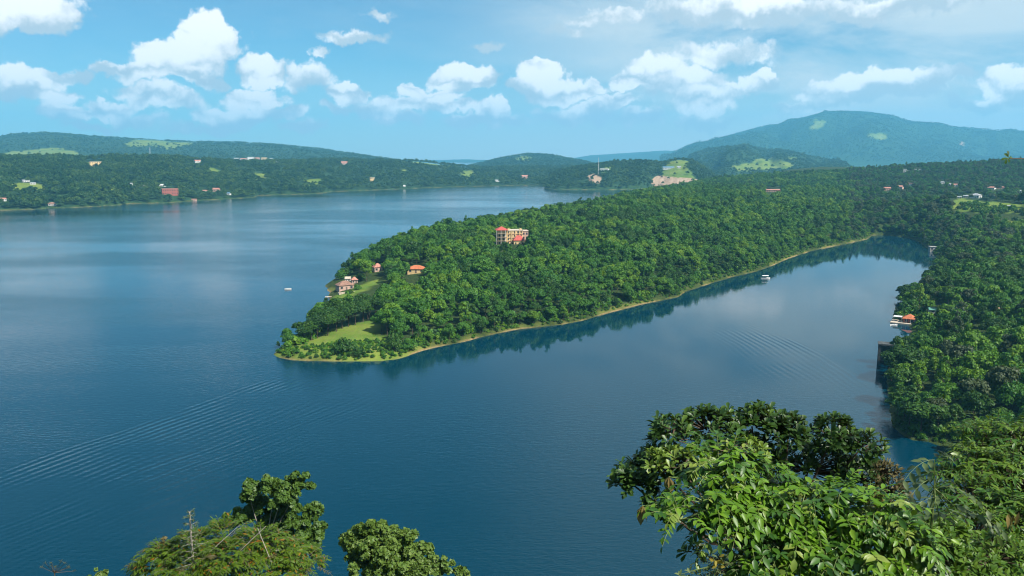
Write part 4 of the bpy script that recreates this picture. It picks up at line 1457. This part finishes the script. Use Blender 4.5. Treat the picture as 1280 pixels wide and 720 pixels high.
big_bush('large_bush', 'large dark rounded bush in the middle of the tip meadow', 431, 441, 1.75, 1.75, 'dark')
big_bush('large_bush', 'lower dark bush right beside the large bush on the tip', 449, 445, 1.0, .95, 'dark')
big_bush('large_bush', 'dark upright bush at the wood edge right of the tip meadow', 492, 438, 1.35, 2.3, 'dark')
big_bush('large_bush', 'mid green bush below the wood edge right of the tip meadow', 512, 437, 1.4, 1.4, 'mid')
big_bush('large_bush', 'round dark bush beside the largest lakeside cottage', 451, 350, 1.3, 1.3, 'dark')
big_bush('large_bush', 'rounded tree-like bush behind the landing stage', 426, 349, 1.4, 1.7, 'mid')
big_bush('large_bush', 'small bush on the lakeside lawn below the cottages', 447, 362, .9, .9, 'mid')
big_bush('large_bush', 'dark clipped bush in front of the largest lakeside cottage', 438, 367, .7, .7, 'dark')
for k, (x, y, s_) in enumerate([(1126, 372, .62), (1134, 374, .8), (1117, 446, .55), (1128, 470, 1.05), (1124, 500, 1.0), (1136, 536, 1.0), (1150, 544, 1.0), (1122, 520, .75), (1148, 378, .8), (1126, 440, .5), (1136, 438, .55), (1111, 462, .7), (1114, 478, .75)]):
    solo('bank_tree', ['dark tree overhanging the water left of the red boathouse', 'dark tree rising behind the red boathouse awning', 'dark tree right against the concrete intake tower', 'dark tree on the steep bank just below the intake tower',
                       'overhanging dark tree midway between the intake tower and the cove', 'dark tree at the mouth of the small cove', 'dark tree over the inner bank of the small cove', 'smaller dark tree leaning over the water near the cove', 'dark tree behind the boathouse roof', 'low tree between the boathouse and the intake tower, nearer the tower', 'low tree between the boathouse and the intake tower, nearer the boathouse',
                       'leafy tree leaning over the foot of the intake tower', 'leafy tree on the bank one step below the leaning tree'][k],
         x, y, (k % NSH, 'dark'), s_ * 1.15, s_, 'dark trees overhanging the right bank waterline')


# ------------------------------------------------------------------ foreground plants
def ground_at(x, y):
    return float(land_height(np.array([x]), np.array([y]))[0][0])


T_OBOV = leaf_template(.46, .16, .14, True)
T_LEAF = leaf_template(.44, .14, .22)
T_LANCE = leaf_template(.30, .14, .30)
T_NARROW = leaf_template(.26, .10, .10)


class Plant:
    def __init__(self, name, label, cat, base_px, base_y, stemmat='bark'):
        b = at(base_px, 700, base_y)
        self.base = Vector((b.x, b.y, ground_at(b.x, b.y)))
        self.e = empty(name, self.base)
        tag(self.e, label, cat)
        self.stem = M[stemmat]
        self.pos, self.dir, self.nrm, self.siz, self.mat = [], [], [], [], []
        self.twig = MB()
        self.hub = None

    def loc(self, p):
        return Vector(p) - self.base

    def trunk(self, hub, r, name='trunk'):
        hub = Vector(hub)
        self.hub = hub
        h = self.loc(hub)
        MB().tube([(0, 0, -.3), h * .35 + Vector((.08, .05, 0)), h * .7 + Vector((-.06, .04, 0)), h], [r * 1.25, r, r * .85, r * .65], 7).build(name, self.stem, self.e)

    def branch(self, c, r):
        c = Vector(c)
        h, c2 = self.loc(self.hub), self.loc(c)
        m_ = h.lerp(c2, .5) + Vector((random.uniform(-.1, .1), random.uniform(-.1, .1), -.1 * (c2 - h).length))
        MB().tube([h, m_, c2], [r, r * .7, r * .35], 5).build('branch', self.stem, self.e)

    def add(self, p, d, n, s, mat=0):
        self.pos.append(tuple(p))
        self.dir.append(tuple(d))
        self.nrm.append(tuple(n))
        self.siz.append(s)
        self.mat.append(mat)

    def rosette(self, p, d, k, s, spread=1.0, mat=0):
        d = Vector(d).normalized()
        u = d.orthogonal().normalized()
        w = d.cross(u)
        for i in range(k):
            a = i * 2.4 + random.uniform(-.3, .3)
            f = .35 + .65 * i / k
            out = u * math.cos(a) + w * math.sin(a)
            ld = (d * (1.15 - f * spread) + out * (.4 + f * .6)).normalized()
            self.add(Vector(p) - d * (.05 * i / k), ld, (d * 1.0 + Vector((0, 0, .5)) - out * .2), s * random.uniform(.75, 1.2), mat)

    def compound(self, p, d, length, pairs, s, droop=.45, mat=0, terminal=True, flat=.0):
        p, d = Vector(p), Vector(d).normalized()
        side = d.cross(Vector((0, 0, 1)))
        if side.length < .1:
            side = Vector((1, 0, 0))
        side.normalize()
        pts = []
        for i in range(pairs + 2):
            t = i / (pairs + 1)
            pts.append(p + d * (length * t) + Vector((0, 0, -droop * length * t * t)))
        self.twig.tube([self.loc(q) for q in pts], [max(.0025, .006 * length * (1.2 - i / (pairs + 1))) for i in range(pairs + 2)], 4)
        for i in range(1, pairs + 1):
            t = i / (pairs + 1)
            tang = (pts[i + 1] - pts[i - 1]).normalized()
            for sg in (-1, 1):
                ld = (side * sg * random.uniform(.75, .95) + tang * random.uniform(.35, .65) + Vector((0, 0, random.uniform(-.35, .12)))).normalized()
                self.add(pts[i], ld, Vector((0, 0, 1)) - side * sg * .25, s * (.75 + .35 * math.sin(math.pi * (t * .8 + .15))) * random.uniform(.85, 1.12), mat)
        if terminal:
            tang = (pts[-1] - pts[-2]).normalized()
            self.add(pts[-1], tang + Vector((0, 0, -.2)), Vector((0, 0, 1)) + side * .1, s * 1.05, mat)

    def finish(self, tmpl, mats, parts=300):
        pos, dr, nr, sz, mt = [np.array(v, float) for v in (self.pos, self.dir, self.nrm, self.siz, self.mat)]
        mt = mt.astype(int)
        n = len(pos)
        nr = nr + rng.normal(0, .22, nr.shape)
        F = frames(dr, nr)
        if parts:
            px, py, dep = project(pos[:, 0], pos[:, 1], pos[:, 2])
            vis = (px > -15) & (px < 1295) & (py > 0) & (py < 735)
            view = pos - np.array([0, 0, EYE])
            view /= np.linalg.norm(view, axis=1, keepdims=True)
            area = sz / dep * FPX * (.35 + np.abs((F[:, :, 2] * view).sum(1)))
            cell = {}
            for i in np.argsort(dep):
                if not vis[i]:
                    continue
                key = (int(px[i] // 7), int(py[i] // 7))
                cell.setdefault(key, i)
            cand = np.array(sorted(cell.values(), key=lambda i: -area[i])[:parts], int)
        else:
            cand = np.array([], int)
        base = np.array(self.base)
        protos = {}
        for m_ in set(mt.tolist()):
            protos[m_] = [np_mesh('leaf', tmpl[0] * np.array([1, 1 + .12 * (q - 1), 1 + .5 * (q - 1)]), tmpl[1], [mats[m_]], {'leaf_tone': np.full(len(tmpl[0]), t)}, smooth=True) for q, t in enumerate((.15, .5, .85))]
        for i in cand:
            o = bpy.data.objects.new('leaf', protos[int(mt[i])][random.randrange(3)])
            col.objects.link(o)
            o.parent = self.e
            mw = Matrix.Translation(Vector(pos[i] - base)) @ Matrix([list(r_) for r_ in F[i]]).to_4x4() @ Matrix.Diagonal((sz[i], sz[i], sz[i], 1))
            o.matrix_basis = mw
        left = np.ones(n, bool)
        left[cand] = False
        for m_ in set(mt.tolist()):
            idx = np.nonzero(left & (mt == m_))[0]
            if len(idx) == 0:
                continue
            V, Fc, tn = join_leaves(tmpl, pos[idx] - base, F[idx], sz[idx], rng.random(len(idx)))
            o = link('foliage', np_mesh('foliage', V, Fc, [mats[m_]], {'leaf_tone': tn}, smooth=True), self.e)
            o['kind'] = 'stuff'
        if self.twig.v:
            self.twig.build('twigs', self.stem, self.e)['kind'] = 'stuff'
        return self.e


def blob3(px, py, rx, ry, Y):
    return np.array(at(px, py, Y)), np.array([rx, (rx + ry) / 2, ry]) * Y / FPX


def sample_blob(c, r, n, low=-.35):
    u = unit(n)
    u[:, 2] = np.where(u[:, 2] < low, -u[:, 2], u[:, 2])
    f = rng.uniform(.55, 1.0, n) ** .6
    return c + u * r * f[:, None], u


# 1 dark glossy shrub
pl = Plant('glossy_shrub', 'dark glossy-leaved shrub forming the top of the right foreground thicket', 'shrub', 960, 9.6)
pl.trunk(at(960, 690, 9.4), .07)
for (bx_, by_, rx, ry, Y, n, mt) in [(840, 548, 38, 30, 9.0, 46, 0), (885, 540, 42, 32, 9.2, 60, 0), (940, 533, 50, 27, 9.3, 70, 0), (985, 545, 30, 30, 9.4, 44, 0), (790, 605, 34, 30, 8.8, 44, 0), (828, 590, 40, 34, 8.9, 50, 0),
                                  (1040, 548, 30, 32, 9.4, 46, 0), (1075, 562, 34, 26, 9.4, 40, 0), (1010, 590, 60, 46, 9.7, 90, 0), (930, 580, 60, 40, 9.5, 70, 0), (1070, 605, 44, 36, 9.7, 50, 0), (830, 640, 34, 22, 8.7, 26, 0),
                                  (850, 585, 45, 26, 8.6, 26, 1), (920, 565, 50, 16, 8.8, 16, 1), (815, 575, 16, 14, 8.6, 8, 1), (868, 690, 14, 12, 8.2, 5, 0)]:
    c, r = blob3(bx_, by_, rx, ry, Y)
    pl.branch(c, .028)
    P, U = sample_blob(c, r, n)
    for p, u in zip(P, U):
        d = Vector(u) + Vector((0, 0, .75))
        pl.twig.tube([pl.loc(Vector(c).lerp(Vector(p), .25)), pl.loc(p)], [.009, .004], 4)
        pl.rosette(p, d, random.randint(7, 11), random.uniform(.085, .12), 1.0, mt)
pl.finish(T_OBOV, [M['dark_glossy'], M['young_leaf']])

# 2 bright compound-leaved shrub
pl = Plant('compound_leaf_shrub', 'bright green shrub with large compound leaves in the middle of the right foreground', 'shrub', 990, 7.4, 'green_stem')
pl.trunk(at(990, 715, 7.4), .05)
for (bx_, by_, rx, ry, Y, n) in [(905, 590, 40, 26, 7.6, 20), (935, 615, 46, 30, 7.4, 26), (890, 632, 46, 24, 7.2, 16), (935, 655, 60, 24, 7.1, 26), (1000, 640, 48, 36, 7.2, 32), (1050, 640, 46, 34, 7.2, 28), (1090, 655, 46, 34, 7.0, 28),
                              (1000, 690, 60, 30, 6.9, 34), (1070, 700, 60, 30, 6.8, 34), (1125, 690, 36, 30, 6.8, 18), (850, 650, 30, 18, 7.0, 7), (960, 710, 50, 16, 6.8, 18)]:
    c, r = blob3(bx_, by_, rx, ry, Y)
    pl.branch(c, .018)
    P, U = sample_blob(c, r * .88, int(n * 2.5))
    for p, u in zip(P, U):
        d = Vector((u[0] + random.uniform(-.3, .3), u[1] - .25, u[2] * .6 + random.uniform(.0, .5)))
        pl.twig.tube([pl.loc(c), pl.loc(p)], [.007, .004], 4)
        pl.compound(p, d, random.uniform(.20, .38), random.choice((3, 4, 4, 5)), random.uniform(.062, .122), random.uniform(.3, .9), random.choice((0, 0, 0, 0, 2, 2, 3)))
for (x, y, Y) in [(836, 596, 7.4), (803, 632, 7.3), (1098, 612, 7.0)]:      # withered hanging leaves
    p = at(x, y, Y)
    for k in range(6):
        a = k * 1.05
        pl.add(p, (math.cos(a) * .45, math.sin(a) * .45, -1), (math.cos(a), math.sin(a), .3), random.uniform(.12, .19), 1)
    pl.twig.tube([pl.loc(p), pl.loc(p + Vector((.15, .2, -.1))), pl.loc(at(930, 650, 7.3))], [.004, .006, .008], 4)
pl.finish(T_LEAF, [M['bright_leaf'], M['tan_leaf'], M['mid_leaf'], M['young_leaf']])

# 3 slender drooping sapling
pl = Plant('drooping_sapling', 'slender sapling with pale drooping pinnate leaves rising over the cove', 'sapling', 1195, 8.2, 'green_stem')
pl.trunk(at(1168, 610, 8.0), .018, 'stem')
for (x, y, dx, up, L) in [(1168, 575, -.9, .25, .5), (1168, 578, .2, .5, .4), (1172, 590, -.8, .0, .5), (1160, 600, -.9, -.2, .45), (1175, 608, .9, .3, .55), (1180, 620, -.8, .1, .5), (1185, 630, .9, .1, .5), (1170, 635, -.9, .0, .5), (1155, 625, -.7, -.1, .42), (1190, 645, -.6, .2, .5), (1200, 640, .8, .2, .5), (1150, 650, -.8, .1, .5), (1175, 655, .3, .3, .5)]:
    p = at(x, y, 8.0 + random.uniform(-.3, .3))
    pl.twig.tube([pl.loc(pl.hub), pl.loc(p)], [.007, .004], 4)
    pl.compound(p, (dx, random.uniform(-.5, .2), up), L, 5, .125, random.uniform(.5, .9))
pl.add(at(1188, 567, 7.9), (1, -.2, -.05), (0, -.6, 1), .13, 1)
pl.twig.tube([pl.loc(pl.hub), pl.loc(at(1188, 567, 7.9))], [.007, .003], 4)
pl.finish(T_LEAF, [M['pale_leaf'], M['young_leaf']])

# 4 lance-leaved tree at the right edge
pl = Plant('lance_leaf_tree', 'leafy yellow-green tree with narrow leaves filling the lower right corner', 'tree', 1270, 13)
pl.trunk(at(1265, 690, 12.6), .11)
for (bx_, by_, rx, ry, Y, n) in [(1245, 556, 40, 22, 14, 70), (1280, 570, 40, 40, 13.5, 80), (1225, 590, 34, 28, 13, 70), (1265, 610, 46, 34, 12.5, 90), (1220, 635, 40, 32, 12, 80), (1270, 660, 46, 40, 11.5, 100), (1215, 680, 46, 36, 11, 90),
                              (1270, 710, 50, 30, 10.5, 90), (1190, 710, 40, 24, 10.5, 60), (1300, 610, 40, 60, 13, 60), (1195, 600, 22, 16, 13, 26)]:
    c, r = blob3(bx_, by_, rx, ry, Y)
    pl.branch(c, .04)
    P, U = sample_blob(c, r, int(n * 1.6))
    for p, u in zip(P, U):
        pl.twig.tube([pl.loc(Vector(c).lerp(Vector(p), .3)), pl.loc(p)], [.010, .004], 4)
        pl.compound(p, (u[0], u[1] - .2, u[2] * .5 + .25), random.uniform(.22, .42), 4, random.uniform(.09, .15), random.uniform(.2, .6), random.choice((0, 0, 2)))
p = at(1266, 645, 9.5)
for k in range(8):
    a = k * .8
    pl.add(p + Vector((random.uniform(-.08, .08), 0, random.uniform(-.05, .05))), (math.cos(a) * .5, math.sin(a) * .5, -1), (math.cos(a), math.sin(a), .3), .17, 1)
pl.twig.tube([pl.loc(p), pl.loc(at(1272, 660, 11.5))], [.004, .008], 4)
pl.finish(T_LANCE, [M['lance_leaf'], M['tan_leaf'], M['mid_leaf']])

# 5 dense dark filler bush below it, its own plant
pl = Plant('small_leaf_bush', 'dense shaded small-leaved bush at the bottom right between the bright shrubs', 'bush', 1150, 8.8)
pl.trunk(at(1150, 715, 8.8), .05)
for (bx_, by_, rx, ry, Y, n) in [(1130, 660, 44, 30, 9.0, 70), (1160, 690, 50, 36, 8.8, 90), (1120, 712, 50, 22, 8.4, 70), (1210, 712, 50, 26, 8.6, 70), (1185, 665, 30, 20, 9.2, 36), (1245, 700, 40, 40, 9.4, 60)]:
    c, r = blob3(bx_, by_, rx, ry, Y)
    pl.branch(c, .02)
    P, U = sample_blob(c, r, n)
    for p, u in zip(P, U):
        pl.twig.tube([pl.loc(Vector(c).lerp(Vector(p), .3)), pl.loc(p)], [.006, .003], 4)
        pl.rosette(p, Vector(u) + Vector((0, 0, .6)), 8, random.uniform(.06, .10))
pl.finish(T_LEAF, [M['lance_leaf']])

# 6 dry bush, 7 grey-green fern-like bush, 8 flowering weed
pl = Plant('dry_bush', 'brownish half-dry bush between the dark shrub and the drooping sapling', 'bush', 1110, 8.2)
pl.trunk(at(1108, 650, 9.1), .03)
for (bx_, by_, rx, ry, Y, n) in [(1105, 592, 20, 18, 9.1, 40), (1112, 615, 26, 24, 9.0, 60), (1085, 625, 24, 18, 9.0, 30), (1125, 640, 24, 16, 9.0, 30)]:
    c, r = blob3(bx_, by_, rx, ry, Y)
    pl.branch(c, .012)
    P, U = sample_blob(c, r, n)
    for p, u in zip(P, U):
        pl.twig.tube([pl.loc(c), pl.loc(p)], [.006, .003], 4)
        pl.rosette(p, Vector(u) + Vector((0, 0, .5)), 6, random.uniform(.05, .08))
pl.finish(T_LANCE, [M['dry_leaf']], 0)
pl = Plant('feathery_bush', 'grey-green feathery bush at the bottom edge left of the bright shrub', 'bush', 945, 7.2)
pl.trunk(at(945, 718, 7.0), .025)
for (bx_, by_, rx, ry, Y, n) in [(945, 680, 26, 22, 7.0, 36), (975, 670, 26, 18, 7.1, 26), (930, 705, 26, 20, 6.9, 32), (970, 705, 34, 22, 6.9, 36), (915, 716, 20, 10, 6.8, 14)]:
    c, r = blob3(bx_, by_, rx, ry, Y)
    pl.branch(c, .010)
    P, U = sample_blob(c, r, n)
    for p, u in zip(P, U):
        pl.twig.tube([pl.loc(c), pl.loc(p)], [.004, .002], 4)
        pl.compound(p, (u[0], u[1], u[2] * .5 + .4), random.uniform(.14, .22), 7, .045, .4)
pl.finish(T_NARROW, [M['fern_grey']], 0)
pl = Plant('flowering_weed', 'thin weed with yellow flower petals at the bottom edge', 'weed', 893, 6.8, 'green_stem')
pl.trunk(at(895, 706, 6.7), .008, 'stem')
for k in range(9):
    pl.add(at(895 + random.uniform(-5, 5), 702 + random.uniform(-8, 8), 6.7), (random.uniform(-1, 1), -.4, random.uniform(-.6, .8)), (0, -1, .5), random.uniform(.05, .08), 0)
for (x, y) in [(890, 692), (905, 700), (885, 712), (900, 715), (862, 714), (850, 718), (872, 716)]:
    p = at(x, y, 6.75)
    pl.twig.tube([pl.loc(pl.hub), pl.loc(p)], [.004, .002], 4)
    pl.rosette(p, (random.uniform(-.4, .4), -.3, 1), 5, .06, 1.0, 1)
pl.finish(T_LEAF, [M['yellow_leaf'], M['pale_leaf']])

# bare twigs hanging below the dark shrub
b0 = at(960, 660, 8.2)
te = empty('bare_twigs', (b0.x, b0.y, ground_at(b0.x, b0.y)))
for k in range(16):
    s0 = at(960 + random.uniform(-20, 20), 650 + random.uniform(-20, 50), 8.2)
    x = random.uniform(860, 945)
    e0 = at(x, 640 + random.uniform(0, 60), 8.2)
    m0 = s0.lerp(e0, .5) + Vector((0, random.uniform(-.1, .1), random.uniform(-.1, .06)))
    MB().tube([s0 - te.location, m0 - te.location, e0 - te.location], [.007, .005, .002], 4).build('twig', M['bark'], te)
MB().tube([(0, 0, -.2), (.05, 0, .8), b0 - te.location], [.03, .022, .012], 5).build('stem', M['bark'], te)
tag(te, 'tangle of thin bare twigs below the dark glossy shrub', 'twigs')

# the twig that reaches in at the upper right edge
pl = Plant('overhanging_sapling', 'thin twig with a few dark leaves reaching in at the upper right edge', 'sapling', 1560, 7.0)
pl.trunk(at(1560, 150, 7.0), .035, 'stem')
q0_, q1_, q2_ = at(1560, 190, 7.0), at(1320, 199, 6.4), at(1262, 198, 6.3)
MB().tube([pl.loc(q0_), pl.loc(q1_), pl.loc(q2_)], [.012, .006, .003], 5).build('branch', pl.stem, pl.e)
for k in range(7):
    a = k * .95
    pl.add(q2_ + Vector((-.005 * k, 0, random.uniform(-.01, .01))), (-math.cos(a) * .7 - .2, math.sin(a) * .3, math.sin(a) * .9), (0, -1, .6), random.uniform(.035, .055))
for k in range(90):
    p = at(1560, 150, 7.0) + Vector((random.gauss(0, .45), random.gauss(0, .45), random.uniform(-1.6, .5)))
    if project(p.x, p.y, p.z)[0] < 1400:
        continue
    pl.twig.tube([pl.loc(at(1560, 150, 7.0) + Vector((0, 0, min(0, p.z - 86.5)))), pl.loc(p)], [.008, .004], 4)
    pl.rosette(p, (random.uniform(-1, 1), random.uniform(-1, 1), 1), 7, .08)
pl.finish(T_OBOV, [M['tree_dark']])


# ------------------------------------------------------------------ trees on the slope at the lower left
def cluster_tree(name, label, base_px, Y, blobs, mat, leaf=.26, dens=420, trunkm='bark', tr=.2, sub=9, hub_px=None):
    b = at(base_px, 700, Y)
    b.z = ground_at(b.x, b.y)
    e = empty(name, b)
    hub = at(*(hub_px or (base_px, 715)), Y) - b
    MB().tube([(0, 0, -.5), hub * .5 + Vector((.2, 0, 0)), hub], [tr * 1.3, tr, tr * .7], 8).build('trunk', M[trunkm], e)
    CC, QQ = [], []
    for (px, py, rx, ry, dy) in blobs:
        c, r = blob3(px, py, rx, ry, Y + dy)
        c = c - np.array(b)
        MB().tube([hub, hub.lerp(Vector(c), .5) + Vector((0, 0, .1)), Vector(c)], [tr * .5, tr * .35, tr * .15], 6).build('branch', M[trunkm], e)
        nsub = sub * 2
        u = unit(nsub) * rng.uniform(.0, .92, nsub)[:, None] ** .6
        for q in u:
            CC.append(c + q * r)
            QQ.append(min(r) * rng.uniform(.26, .42))
    P, N, S = clump_quads(CC, QQ, dens, leaf, .9, .8, .3, .35)
    link('crown', quads_mesh('crown', P, N, S, M[mat]), e)
    return tag(e, label, 'tree')


cluster_tree('lobed_tree', 'tall tree with rounded leaf clumps and pale trunk at the lower left', 335, 60,
             [(311, 618, 18, 19, 0), (345, 606, 19, 17, 0), (375, 606, 20, 15, 0), (352, 622, 22, 18, -1), (392, 640, 13, 15, 0), (300, 645, 24, 14, 1), (335, 645, 24, 14, 1), (372, 650, 24, 15, 0), (396, 665, 15, 16, 0), (372, 680, 28, 20, -1), (330, 670, 30, 18, 1), (390, 685, 16, 14, 0), (275, 658, 16, 10, 1), (360, 632, 26, 16, 1), (325, 632, 20, 14, 1), (350, 660, 30, 18, 1), (350, 700, 34, 18, 1)],
             'round_tree', .25, 700, 'pale_bark', .13, 10, (331, 690))
cluster_tree('round_tree', 'dense rounded tree at the bottom edge left of centre', 480, 55,
             [(466, 660, 22, 17, 0), (440, 682, 20, 22, 0), (472, 684, 28, 22, -1), (503, 676, 22, 18, 0), (520, 695, 26, 18, 0), (548, 706, 24, 12, 0), (450, 708, 32, 18, -1), (495, 708, 34, 20, -1), (576, 716, 14, 7, 0), (485, 668, 22, 16, 1), (460, 675, 26, 20, 1), (520, 712, 30, 12, -1), (500, 692, 30, 18, 1)],
             'round_tree', .23, 760, 'bark', .2, 11)
# feathery tree in front
pl = Plant('feathery_tree', 'yellow-green feathery tree with orange tips in front of the pale-trunked tree', 'tree', 290, 46, 'pale_bark')
pl.trunk(at(290, 716, 46), .14)
for (bx_, by_, rx, ry, Y, n) in [(280, 672, 34, 14, 47, 46), (325, 680, 34, 15, 46, 56), (245, 686, 34, 16, 46, 56), (205, 698, 24, 16, 46, 40), (290, 700, 44, 18, 45, 90), (350, 695, 34, 18, 46, 60), (235, 712, 44, 12, 45, 60), (335, 714, 46, 12, 45, 60), (380, 705, 18, 14, 46, 22), (190, 712, 18, 10, 46, 20)]:
    c, r = blob3(bx_, by_, rx, ry, Y)
    pl.branch(c, .05)
    P, U = sample_blob(c, r, int(n * 2.0))
    for p, u in zip(P, U):
        pl.compound(p, (u[0], u[1] - .1, u[2] * .3 + .15), random.uniform(.6, 1.0), 7, random.uniform(.24, .36), random.uniform(.15, .5), 0 if random.random() > .04 else 1)
for (x0, y0, x1, y1) in [(262, 690, 300, 656), (288, 700, 332, 658), (275, 716, 292, 688), (340, 705, 322, 660)]:
    pl.twig.tube([pl.loc(at(x0, y0, 44.6)), pl.loc(at(x1, y1, 44.6))], [.03, .018], 5)
pl.finish(T_NARROW, [M['feathery'], M['dry_leaf']], 0)
# pine-like sapling
pl = Plant('pine_sapling', 'thin bare-stemmed pine sapling left of the feathery tree top', 'sapling', 243, 45, 'pale_bark')
tip = at(237, 640, 44.5)
pl.trunk(tip, .075, 'stem')
for k in range(34):
    t = k / 33
    p = tip.lerp(at(243, 704, 44.5), t)
    a = k * 2.4
    L = .18 + .75 * t
    end = p + Vector((math.cos(a) * L, math.sin(a) * L, .12 - .1 * t))
    pl.twig.tube([pl.loc(p), pl.loc(end)], [.016, .006], 4)
    for q in range(26):
        f = random.uniform(.25, 1)
        pl.add(p.lerp(end, f), (math.cos(a) + random.uniform(-1, 1), math.sin(a) + random.uniform(-1, 1), random.uniform(-.9, .5)), (random.uniform(-1, 1), random.uniform(-1, 1), 1), random.uniform(.14, .24))
pl.finish(leaf_template(.12, .1, .1), [M['fern_grey']], 0)
# small growth at the bottom edge
pl = Plant('bare_shrub', 'sparse bare-twigged shrub at the bottom left corner', 'shrub', 70, 44, 'bark')
pl.trunk(at(68, 716, 44), .04, 'stem')
for k in range(10):
    e0 = at(54 + k * 4.2 + random.uniform(-3, 3), 700 + random.uniform(-3, 14), 44 + random.uniform(-.6, .6))
    pl.twig.tube([pl.loc(pl.hub), pl.loc(e0)], [.02, .008], 4)
    pl.rosette(e0, (random.uniform(-.4, .4), 0, 1), 6, .16)
pl.finish(T_NARROW, [M['dry_leaf']], 0)
cluster_tree('small_tree', 'tip of a small green tree at the bottom edge right of the bare shrub', 126, 46, [(126, 717, 10, 7, 0), (120, 724, 16, 8, 0)], 'round_tree', .22, 560, 'bark', .08, 6)
cluster_tree('reddish_tree', 'reddish-brown leafy treetop at the left end of the feathery tree', 204, 47, [(206, 680, 14, 9, 0), (196, 690, 16, 10, 0), (214, 692, 14, 9, 0)], 'dry_leaf', .2, 560, 'bark', .08, 7)

# ------------------------------------------------------------------ the air
mh, gh, oh = material('haze_air')
pv = gh.n('ShaderNodeVolumePrincipled')
pv.inputs['Color'].default_value = (0.20, 0.66, 1.0, 1)
pv.inputs['Density'].default_value = 0.95e-4
pv.inputs['Anisotropy'].default_value = 0.1
gh.t.links.new(pv.outputs[0], oh.inputs['Volume'])
hz = MB().box(-9200, 9200, -300, 13600, -12, 760).build('haze', mh)
tag(hz, 'thin blue haze over the lake and hills', 'haze', None, 'stuff')
